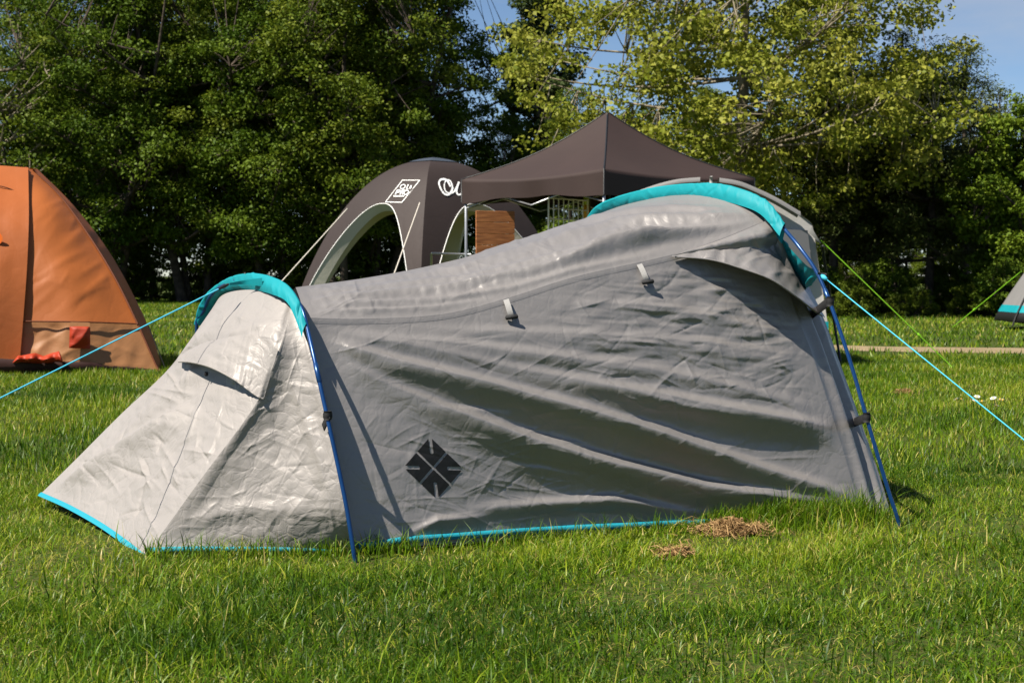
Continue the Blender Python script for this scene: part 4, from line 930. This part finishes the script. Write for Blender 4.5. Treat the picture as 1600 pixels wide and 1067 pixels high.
# ------------------------------------------------------------------ trees
def leaves_geo(cen, rad, npc, size, rng, up=0.6, aspect=0.62, tip_down=0.25):
    n = len(cen) * npc
    c = np.repeat(cen, npc, 0); r = np.repeat(rad, npc, 0)
    d = rng.normal(0, 1, (n, 3)); d /= np.linalg.norm(d, axis=1, keepdims=True); d *= rng.uniform(0, 1, (n, 1)) ** 0.42
    p = c + d * r
    nrm = rng.normal(0, 0.55, (n, 3)); nrm[:, 2] += up; nrm += 0.4 * d; nrm /= np.linalg.norm(nrm, axis=1, keepdims=True)
    t = rng.normal(0, 1, (n, 3)); t[:, 2] -= tip_down; t -= nrm * (t * nrm).sum(1, keepdims=True); t /= np.linalg.norm(t, axis=1, keepdims=True)
    b = np.cross(nrm, t); s = size * rng.uniform(0.55, 1.25, (n, 1))
    fold = nrm * s * 0.14
    V = np.stack([p - t * s * .5, p + b * s * aspect * .5 + fold - t * s * .05, p + t * s * .5 - nrm * s * .12, p - b * s * aspect * .5 + fold - t * s * .05], 1).reshape(-1, 3)
    F = np.arange(n * 4).reshape(-1, 4)
    tint = np.clip(rng.normal(0.42, 0.22, n) + np.repeat(rng.normal(0, 0.16, len(cen)), npc), 0, 1)
    return V, F, tint
def tubes_geo(items, seg=6):
    V, F, n = [], [], 0
    for pts, rad in items:
        v, f = tube_geo(pts, rad, seg); V.append(v); F.append(f + n); n += len(v)
    return np.vstack(V), np.vstack(F)
def nz(P, rng_seed, amp):
    r = np.random.default_rng(rng_seed); return P + np.cumsum(r.normal(0, amp, P.shape), 0) * np.linspace(0, 1, len(P))[:, None]
def make_tree(name, seed, H, prof, K, npc, lsize, crad, leafm, barkm, r0=None, nlimb=20, up=0.6, limb_up=0.35, outer=0.45, lobes=0.25, stems=1, droop=0.0, aspect=0.62, extra=None, show_limb=1.0, limb_lo=.6):
    """prof: list of (height fraction, crown radius in metres)"""
    rng = np.random.default_rng(seed); hz = np.array([p[0] for p in prof]) * H; rz = np.array([p[1] for p in prof])
    zz = np.linspace(hz[0], hz[-1], 200); wgt = np.interp(zz, hz, rz) ** 1.3; wgt /= wgt.sum()
    z = rng.choice(zz, K, p=wgt) + rng.normal(0, .1, K); a = rng.uniform(0, 2 * np.pi, K)
    ph = rng.uniform(0, 6.28, 6)
    lob = 1 + lobes * (np.sin(3 * a + ph[0] + z * .8) * .6 + np.sin(5 * a + ph[1] - z * 1.3) * .4 + np.sin(2 * a + z * 1.9 + ph[2]) * .5)
    r = np.interp(z, hz, rz) * lob * rng.uniform(0.02, 1, K) ** outer
    cen = np.stack([r * np.cos(a), r * np.sin(a), z - droop * r], -1)
    if extra is not None: cen = np.vstack([cen, extra])
    rad = crad * rng.uniform(0.6, 1.25, (len(cen), 1)) * np.array([[1, 1, 0.55]])
    tr = []
    r0 = r0 or H * 0.016
    trunks = []
    for s in range(stems):
        base = np.array([0, 0, -0.1]) if stems == 1 else np.array([rng.normal(0, .35), rng.normal(0, .35), -0.1])
        top_ = np.array([rng.normal(0, H * .03), rng.normal(0, H * .03), H * .97]) if stems == 1 else np.array([rng.normal(0, H * .13), rng.normal(0, H * .13), H * rng.uniform(.75, .97)])
        t = np.linspace(0, 1, 14)[:, None]; P = base * (1 - t) + top_ * t + np.stack([np.sin(t[:, 0] * 5 + ph[3] + s), np.cos(t[:, 0] * 4 + ph[4] + s), 0 * t[:, 0]], -1) * H * .012
        rr = r0 * (1 - t[:, 0]) ** .8 * (1 if stems == 1 else rng.uniform(.5, .8)) + .012; rr[0] *= 1.35
        trunks.append(P); tr.append((P, rr))
    nodes = [];
    far_ = np.argsort(-np.hypot(cen[:, 0], cen[:, 1]) * rng.uniform(.6, 1, len(cen)))
    lim = far_[:nlimb]
    for j in lim:
        e = cen[j]; P = trunks[rng.integers(len(trunks))]
        zs = np.clip(e[2] - limb_up * np.hypot(e[0], e[1]) * rng.uniform(.7, 1.5), hz[0] * limb_lo, H * .9)
        i = np.argmin(abs(P[:, 2] - zs)); s0 = P[i]
        t = np.linspace(0, 1, 9)[:, None]; mid = (s0 + e) / 2 + np.array([0, 0, -.1 * np.linalg.norm(e - s0) * (1 if limb_up > 0 else -.6)]) + rng.normal(0, .12, 3)
        L = (1 - t) ** 2 * s0 + 2 * t * (1 - t) * mid + t ** 2 * e
        rb = max(.02, r0 * .36 * (1 - zs / H * .6)) * show_limb
        tr.append((L, rb * (1 - t[:, 0]) ** .7 + .008)); nodes.append(L[2:])
    nodes = np.vstack(nodes)
    for j in range(len(cen)):
        if j in lim: continue
        d = ((nodes - cen[j]) ** 2).sum(1) + (nodes[:, 2] > cen[j, 2]) * .6; s0 = nodes[np.argmin(d)]
        if np.linalg.norm(s0 - cen[j]) < .15: continue
        m_ = (s0 + cen[j]) / 2 + rng.normal(0, .1, 3); t = np.linspace(0, 1, 5)[:, None]
        L = (1 - t) ** 2 * s0 + 2 * t * (1 - t) * m_ + t ** 2 * cen[j]
        tr.append((L, (.020 * (1 - t[:, 0]) + .006) * show_limb))
    root = bpy.data.objects.new(name, None); C.objects.link(root)
    V, F = tubes_geo(tr, 6); link('trunk', V, F, barkm, root)
    V, F, ti = leaves_geo(cen, rad, npc, lsize, rng, up, aspect); link('crown', V, F, leafm, root, False, ti)
    return root
used = set()
def plant(proto, px, Y, sc, rot, label, cat, group, zs=1.0):
    o = proto if proto.name not in used else copy_tree(proto)
    used.add(proto.name)
    o.location = (Xat(px, Y), Y, 0); o.rotation_euler = (0, 0, rot); o.scale = (sc, sc, sc * zs)
    return tag(o, label, cat, group)
BR = [(.10, 1.6), (.2, 2.6), (.4, 3.3), (.6, 3.2), (.8, 2.4), (1, .6)]
br1 = make_tree('broadleaf_tree', 101, 13.5, BR, 340, 190, .14, .70, M['leafdark'], M['bark'], nlimb=34, stems=2, lobes=.3)
br2 = make_tree('broadleaf_tree', 102, 14.5, [(.08, 1.5), (.2, 2.4), (.45, 3.1), (.7, 2.9), (.9, 1.8), (1, .5)], 340, 180, .135, .68, M['leafmid'], M['bark'], nlimb=34, stems=3, lobes=.32)
br3 = make_tree('broadleaf_tree', 103, 13, [(.18, 1.4), (.3, 2.6), (.55, 3.2), (.8, 2.6), (1, .6)], 300, 180, .14, .70, M['leafmid'], M['bark'], nlimb=34, show_limb=.75, stems=2, lobes=.4)
poplar = make_tree('poplar_tree', 104, 19, [(.12, .7), (.3, 1.3), (.6, 1.45), (.85, 1.0), (1, .25)], 260, 110, .20, .55, M['leafpop'], M['palebark'], nlimb=70, limb_up=1.4, outer=.6, lobes=.3)
twiggy = make_tree('half_bare_tree', 105, 11, [(.25, 1.6), (.5, 2.6), (.8, 2.2), (1, .6)], 190, 34, .16, .55, M['leafmid'], M['palebark'], nlimb=60, stems=2, lobes=.4, show_limb=1.2)
maple = make_tree('plane_tree', 106, 11.2, [(.24, 3.2), (.34, 5.0), (.48, 5.9), (.62, 5.4), (.8, 3.9), (1, 1.4)], 680, 100, .125, .58, M['leafmaple'], M['palebark'], r0=.20, nlimb=30, limb_up=.12, lobes=.22, outer=.5, up=.5, aspect=.8, limb_lo=1.15, show_limb=.7)
con1 = make_tree('pine_tree', 107, 7.2, [(.28, 1.5), (.45, 1.5), (.7, 1.1), (1, .2)], 210, 130, .11, .42, M['leafcon'], M['bark'], r0=.13, nlimb=60, limb_up=-.05, droop=.12, lobes=.35, outer=.55, up=.9, aspect=.3)
con2 = make_tree('pine_tree', 108, 6.4, [(.20, 1.3), (.45, 1.6), (.7, 1.2), (1, .3)], 180, 130, .12, .45, M['leafcon'], M['bark'], r0=.11, nlimb=50, limb_up=.05, droop=.10, lobes=.4, outer=.55, up=.8, aspect=.35)
bright = make_tree('chestnut_tree', 109, 5.6, [(.06, 1.1), (.3, 1.25), (.6, 1.75), (.85, 1.2), (1, .4)], 240, 150, .13, .42, M['leafbright'], M['bark'], nlimb=24, lobes=.2)
bush = make_tree('bush', 110, 2.6, [(.02, 1.2), (.35, 1.5), (.7, 1.2), (1, .4)], 90, 150, .12, .40, M['leafdark'], M['bark'], r0=.05, nlimb=22, stems=4, lobes=.35)
bush2 = make_tree('bush', 111, 1.9, [(.02, 1.1), (.4, 1.4), (.75, 1.0), (1, .3)], 80, 130, .11, .36, M['leafmid'], M['bark'], r0=.04, nlimb=20, stems=4, lobes=.35)
GW = 'broadleaf trees in the dark wood behind the tents'
plant(twiggy, 18, 49, 1.0, .4, 'half bare twiggy tree above the top of the orange tent', 'tree', None)
plant(br1, 165, 51, 1.0, .2, 'dense dark green tree with pale gaps just right of the half bare tree', 'tree', GW)
plant(br2, 300, 52, 1.0, 1.1, 'leafy dark tree between the orange tent and the grey tent', 'tree', GW)
plant(br1, 430, 51, .98, 2.3, 'dark broadleaf tree above the small turquoise hoop', 'tree', GW)
plant(br3, 535, 50, 1.0, .8, 'lighter olive tree directly above the pale guy line of the shelter', 'tree', GW)
plant(br2, 590, 53, 1.06, 3.1, 'tall dark tree rising behind the arched shelter roof', 'tree', GW)
plant(br1, 648, 56, 1.05, 4.2, 'tall dark tree with its edge against the blue gap of sky', 'tree', GW)
plant(poplar, 838, 60, 1.0, .3, 'slender dark poplar with bare grey lower branches', 'tree', None)
back_lab = 'shaded broadleaf tree deep inside the dark wood'
for i, (x, Y, s, rz) in enumerate(((40, 62, 1.0, 1.), (130, 60, .95, 2.), (235, 63, 1.05, 3.), (365, 61, 1.0, 5.), (480, 63, 1.05, .3), (590, 61, 1.0, 1.25), (-60, 56, .95, 3.6))[:5]):
    plant((br1, br2)[i % 2], x, Y, s, rz, back_lab, 'tree', GW)
for i, (x, Y, s, rz) in enumerate(((800, 56, .52, .5), (900, 55, .55, 1.5), (1000, 57, .55, 2.5), (1100, 55, .55, 3.4), (1210, 56, .55, 4.4), (1310, 54, .5, 5.2))):
    plant((br1, br2)[i % 2], x, Y, s, rz, 'shaded tree in the wood behind the plane tree', 'tree', 'trees behind the plane tree')
plant(maple, 1165, 36, 1.0, .7, 'big yellow green plane tree spreading above the pointed canopy', 'tree', None)
GC = 'pine trees at the edge of the wood'
for i, (x, Y, s, rz) in enumerate(((1300, 37, .95, .2), (1352, 39, 1.0, 1.3), (1405, 37.5, 1.0, 2.2), (1452, 36, 1.0, 3.4), (1500, 38.5, .98, 4.3), (1545, 40, .95, 5.2))):
    plant((con1, con2)[i % 2], x, Y, s, rz, ('olive pine tree nearest the right hoop of the grey tent', 'olive pine tree beyond the lime guy line', 'tall olive pine tree on the wood edge beyond the path', 'olive pine tree with a thick dark trunk beyond the path', 'olive pine tree next to the fresh green chestnut', 'olive pine tree half behind the fresh green chestnut')[i], 'tree', GC)
plant(bright, 1590, 34, .86, .6, 'fresh green chestnut tree above the distant grey tent', 'tree', None)
for i, (x, Y, s, rz) in enumerate(((1330, 47, .38, .5), (1400, 48, .40, 1.5), (1470, 46, .34, 2.5), (1540, 48, .32, 3.5), (1620, 44, .28, 4.5), (1690, 40, .30, 1.1))):
    plant((br2, br1)[i % 2], x, Y, s, rz, 'shaded tree deep behind the pines', 'tree', 'trees deep behind the pines')
GB = 'bushes along the foot of the wood'
for i, (x, Y, s, rz) in enumerate(((215, 54, .8, 0), (300, 53, .75, 1), (372, 54, .9, 2), (455, 52, 1.0, 3), (530, 53, 1.0, 4), (610, 54, 1.1, 5), (700, 53, 1.0, .6), (790, 48, 1.0, 1.6), (880, 47, 1.0, 2.6), (970, 48, 1., 3.6), (120, 52, .9, 4.6), (40, 52, 1.0, 5.6))):
    plant((bush, bush2)[i % 2], x, Y, s, rz, 'dark bush at the foot of the wood', 'bush', GB)
for i, (x, Y, s, rz) in enumerate(((1325, 33.5, .42, 0), (1385, 35.5, .5, 1), (1432, 33.6, .38, 2), (1476, 36.5, .5, 3), (1525, 34, .45, 4), (1570, 32.5, .5, 5), (1625, 32, .6, .7), (1280, 36, .5, 1.7))):
    plant((bush2, bush)[i % 2], x, Y, s, rz, 'low bush under the pines beyond the path', 'bush', 'bushes under the pines')

# ------------------------------------------------------------------ grass
def inside(x, y, poly):
    r = np.zeros(x.shape, bool); n = len(poly); j = n - 1
    for i in range(n):
        xi, yi = poly[i]; xj, yj = poly[j]
        c = ((yi > y) != (yj > y)) & (x < (xj - xi) * (y - yi) / (yj - yi + 1e-12) + xi); r ^= c; j = i
    return r
def lumps(x, y, seed, f, k=10):
    r = np.random.default_rng(seed); h = np.zeros(x.shape)
    for _ in range(k):
        a = r.uniform(0, 6.28); w = f * r.uniform(.5, 1.8); h += np.sin(w * (x * math.cos(a) + y * math.sin(a)) + r.uniform(0, 6.28))
    return h / math.sqrt(k)
MOLES = [(1142, 834, .135), (1050, 870, .055), (1412, 616, .06)]
mole_xy = [(*G(x, y)[:2], r) for x, y, r in MOLES]
def scatter(n, y0, y1, seed, wx=.42, margin=1.6):
    r = np.random.default_rng(seed)
    y = np.sqrt(r.uniform(y0 ** 2, y1 ** 2, n)) if y1 > 12 else r.uniform(y0, y1, n); x = r.uniform(-1, 1, n) * (wx * y + margin)
    keep = np.ones(n, bool)
    for f in FOOTPRINTS: keep &= ~inside(x, y, f)
    for mx_, my_, mr in mole_xy: keep &= (np.hypot(x - mx_, (y - my_)) > mr * .8) | (r.random(n) < .12)
    keep &= on_path(x, y) > .55 + .25 * r.random(n) if y1 > 12 else True
    return x[keep], y[keep], r
def blades(x, y, r, ln, wd, segs, lean=.55, tint=None, parts=None):
    n = len(x); az = r.uniform(0, 6.28, n); L = ln * r.uniform(.45, 1.35, n); le = lean * r.uniform(.1, 1.5, n); w = wd * r.uniform(.6, 1.3, n)
    d = np.stack([np.cos(az), np.sin(az), 0 * az], -1); fa = r.uniform(0, 6.28, n); sd = np.stack([np.cos(fa), np.sin(fa), 0 * fa], -1)
    sd -= d * (sd * d).sum(1, keepdims=True) * .6; sd /= np.linalg.norm(sd, axis=1, keepdims=True)
    b = np.stack([x, y, 0 * x - .004], -1); rows = []
    for s in range(segs + 1):
        t = s / segs; bend = le * t ** 1.8 * L; up = L * (t - .28 * le * t ** 2.2)
        c = b + d * bend[:, None] + np.array([0, 0, 1.0]) * np.maximum(up, 0)[:, None]
        if s < segs: rows += [c - sd * (w * (1 - t ** 1.6) * .5)[:, None], c + sd * (w * (1 - t ** 1.6) * .5)[:, None]]
        else: rows.append(c)
    V = np.stack(rows, 1); m = V.shape[1]; base = (np.arange(n) * m)[:, None]
    tri = []
    for s in range(segs - 1): tri += [(2 * s, 2 * s + 1, 2 * s + 3), (2 * s, 2 * s + 3, 2 * s + 2)]
    tri.append((2 * segs - 2, 2 * segs - 1, 2 * segs))
    F = (base[:, :, None] + np.array(tri)[None]).reshape(-1, 3)
    if tint is None: tint = np.clip(r.normal(.27, .15, n) +   .15 * lumps(x, y, 77, 2.0) + .07 * lumps(x, y, 78, 9.0) + (r.random(n) < .10) * r.uniform(.2, .7, n), 0, 1)
    return V.reshape(-1, 3), F, np.repeat(tint, len(tri))
_w = QW(wb)[50:400:20]
GAP = [tuple(p[:2]) for p in _w] + [tuple(p[:2] + CX * .06) for p in _w[::-1]]
FOOTPRINTS.append(GAP)
_n = QW(nb)[::12]; FOOTPRINTS.append([tuple(p[:2]) for p in _n] + [tuple(p[:2] + CX * .045) for p in _n[::-1]])
GV, GF, GT, gn = [], [], [], 0
def addb(V, F, T_):
    global gn
    GV.append(V); GF.append(F + gn); GT.append(T_); gn += len(V)
x, y, r = scatter(330000, 2.1, 7.2, 1, .40, .8)
lm = lumps(x, y, 5, 5.0); keep = r.random(len(x)) < np.clip(.75 + .3 * lm, .35, 1); x, y, lm = x[keep], y[keep], lm[keep]
addb(*blades(x, y, r, 0.037 * (1 + .45 * np.clip(lm, -1, 1.6)), .0044, 2, 1.1))
x, y, r = scatter(26000, 2.1, 7.2, 2, .40, .8); lm = lumps(x, y, 6, 3.0); keep = r.random(len(x)) < np.clip(.3 + .5 * lm, .05, 1); x, y = x[keep], y[keep]
addb(*blades(x, y, r, .085, .0048, 3, .8))
x, y, r = scatter(34000, 2.1, 7.2, 21, .40, .8)      # dry thatch lying low
addb(*blades(x, y, r, 0.032, .0034, 2, 1.6, np.clip(r.normal(.72, .18, len(x)), 0, 1)))
x, y, r = scatter(280000, 7.0, 17, 3, .46, 1.8); lm = lumps(x, y, 7, 3.0)
addb(*blades(x, y, r, .055 * (1 + .3 * np.clip(lm, -1, 1.5)), .0085, 1, .6))
x, y, r = scatter(230000, 16.5, 60, 4, .46, 3); addb(*blades(x, y, r, .075, .024, 1, .6))
# long uncut tufts along the tent's edge
r = np.random.default_rng(8); tx, ty = [], []
def along(P, n, out, spread):
    k = r.integers(0, len(P) - 1, n); f = r.random(n)[:, None]; q = P[k, :2] * (1 - f) + P[k + 1, :2] * f
    o = np.abs(r.normal(0, spread, n)) + out; tx.append(q[:, 0] + CX[0] * o); ty.append(q[:, 1] + CX[1] * o)
along(QW(wb)[380:-1], 2400, .012, .10); along(QW(wb)[:60], 160, .03, .05); along(QW(nb), 420, .03, .06)
along(QW(wb)[60:400], 450, .07, .05)
kq = QW(eb); along(kq[60:], 350, .03, .04)
along(QW(wb)[430:-1], 700, .03, .05)
x = np.concatenate(tx); y = np.concatenate(ty); kk_ = ~inside(x, y, FOOTPRINTS[0]); x, y = x[kk_], y[kk_]
for mx_, my_, mr in mole_xy:
    q = np.hypot(x - mx_, y - my_) > mr * 1.0; x, y = x[q], y[q]
addb(*blades(x, y, r, .085 * (1 + .55 * (np.arange(len(x)) > len(x) - 690)), .0046, 3, .75, np.clip(r.normal(.22, .12, len(x)) + (r.random(len(x)) < .08) * .6, 0, 1)))
tag(link('grass', np.vstack(GV), np.vstack(GF), M['blade'], None, False, np.concatenate(GT)), 'short sunlit lawn grass covering the campsite', 'grass', kind='stuff')

# dry grass clumps
labs = ['big brown clump of dry grass against the turquoise tent edging', 'small brown clump of dry grass lying in front of the tent', 'tiny brown tuft of dry grass out in the lawn to the right']
for (mx_, my_, mr), lb in zip(mole_xy, labs):
    r = np.random.default_rng(int(mr * 1000)); n = int(2600 * (mr / .15) ** 1.3) + 200
    d = r.normal(0, 1, (n, 3)); d /= np.linalg.norm(d, axis=1, keepdims=True); d[:, 2] = abs(d[:, 2]); q = d * (r.random((n, 1)) ** .3) * np.array([mr, mr * .42, mr * .34]) + [mx_, my_, .0]
    k_ = r.random(n) < .22; q[k_, :2] = np.array([mx_, my_]) + r.normal(0, 1, (int(k_.sum()), 2)) * np.array([mr * .55, mr * .4]); q[k_, 2] = r.uniform(.004, .03, int(k_.sum()))
    q[:, 2] += .012 * lumps(q[:, 0], q[:, 1], 3, 60)
    t = r.normal(0, 1, (n, 3)); t[:, 2] *= .5; t /= np.linalg.norm(t, axis=1, keepdims=True); s = np.cross(t, r.normal(0, 1, (n, 3))); s /= np.linalg.norm(s, axis=1, keepdims=True)
    L = r.uniform(.012, .035, (n, 1)); w = .0016; cz = np.array([0, 0, 1.0]) * L * r.normal(0, .4, (n, 1))
    V = np.stack([q - t * L - s * w, q - t * L + s * w, q + cz + s * w, q + cz - s * w, q + t * L + s * w * .4, q + t * L - s * w * .4], 1)
    V[..., 2] = np.maximum(V[..., 2], .002)
    b = (np.arange(n) * 6)[:, None]; F = np.concatenate([b + [[0, 1, 2, 3]], b + [[3, 2, 4, 5]]], 0)
    ti = np.clip(r.normal(.4, .25, n), 0, 1)
    o = link('dry_grass_clump', V - np.array([mx_, my_, 0]), F, M['straw'], None, False, np.r_[ti, ti]); o.location = (mx_, my_, 0)
    tag(o, lb, 'dry grass', 'dry grass clumps')
# daisies
proto = None
r = np.random.default_rng(12)
for x, y in ((1494, 642), (1503, 640), (1516, 647), (1534, 650), (1548, 652), (1558, 645), (1567, 650), (1580, 646), (1523, 642)):
    if proto is None:
        root = bpy.data.objects.new('daisy', None); C.objects.link(root); mb = MB()
        for k in range(13):
            a = k * 2 * math.pi / 13; dv = np.array([math.cos(a), math.sin(a), 0]); sv = np.array([-dv[1], dv[0], 0]); c = np.array([0, 0, .085])
            mb.add([c + dv * .004, c + dv * .011 + sv * .0032 + [0, 0, .001], c + dv * .019 + [0, 0, .003], c + dv * .011 - sv * .0032 + [0, 0, .001]], [(0, 1, 2, 3)])
        mb.build('petals', M['petal'], root)
        mb = MB(); mb.tube([(0, 0, .082), (0, 0, .086), (0, 0, .0895), (0, 0, .091)], [.004, .0055, .004, .001], 10); mb.build('flower_centre', M['pollen'], root)
        MB().tube([(0, 0, 0), (.004, .002, .03), (0, 0, .084)], .0012, 6).build('stem', M['leafmid'], root)
        proto = root; o = root
    else: o = copy_tree(proto)
    o.location = (*G(x, y)[:2], 0); o.rotation_euler = (r.normal(.35, .15), r.normal(0, .2), r.uniform(0, 6)); s = r.uniform(1.0, 1.4); o.scale = (s,) * 3
    tag(o, 'white daisy in the lawn beneath the right cyan guy line', 'flower', 'daisies in the lawn')
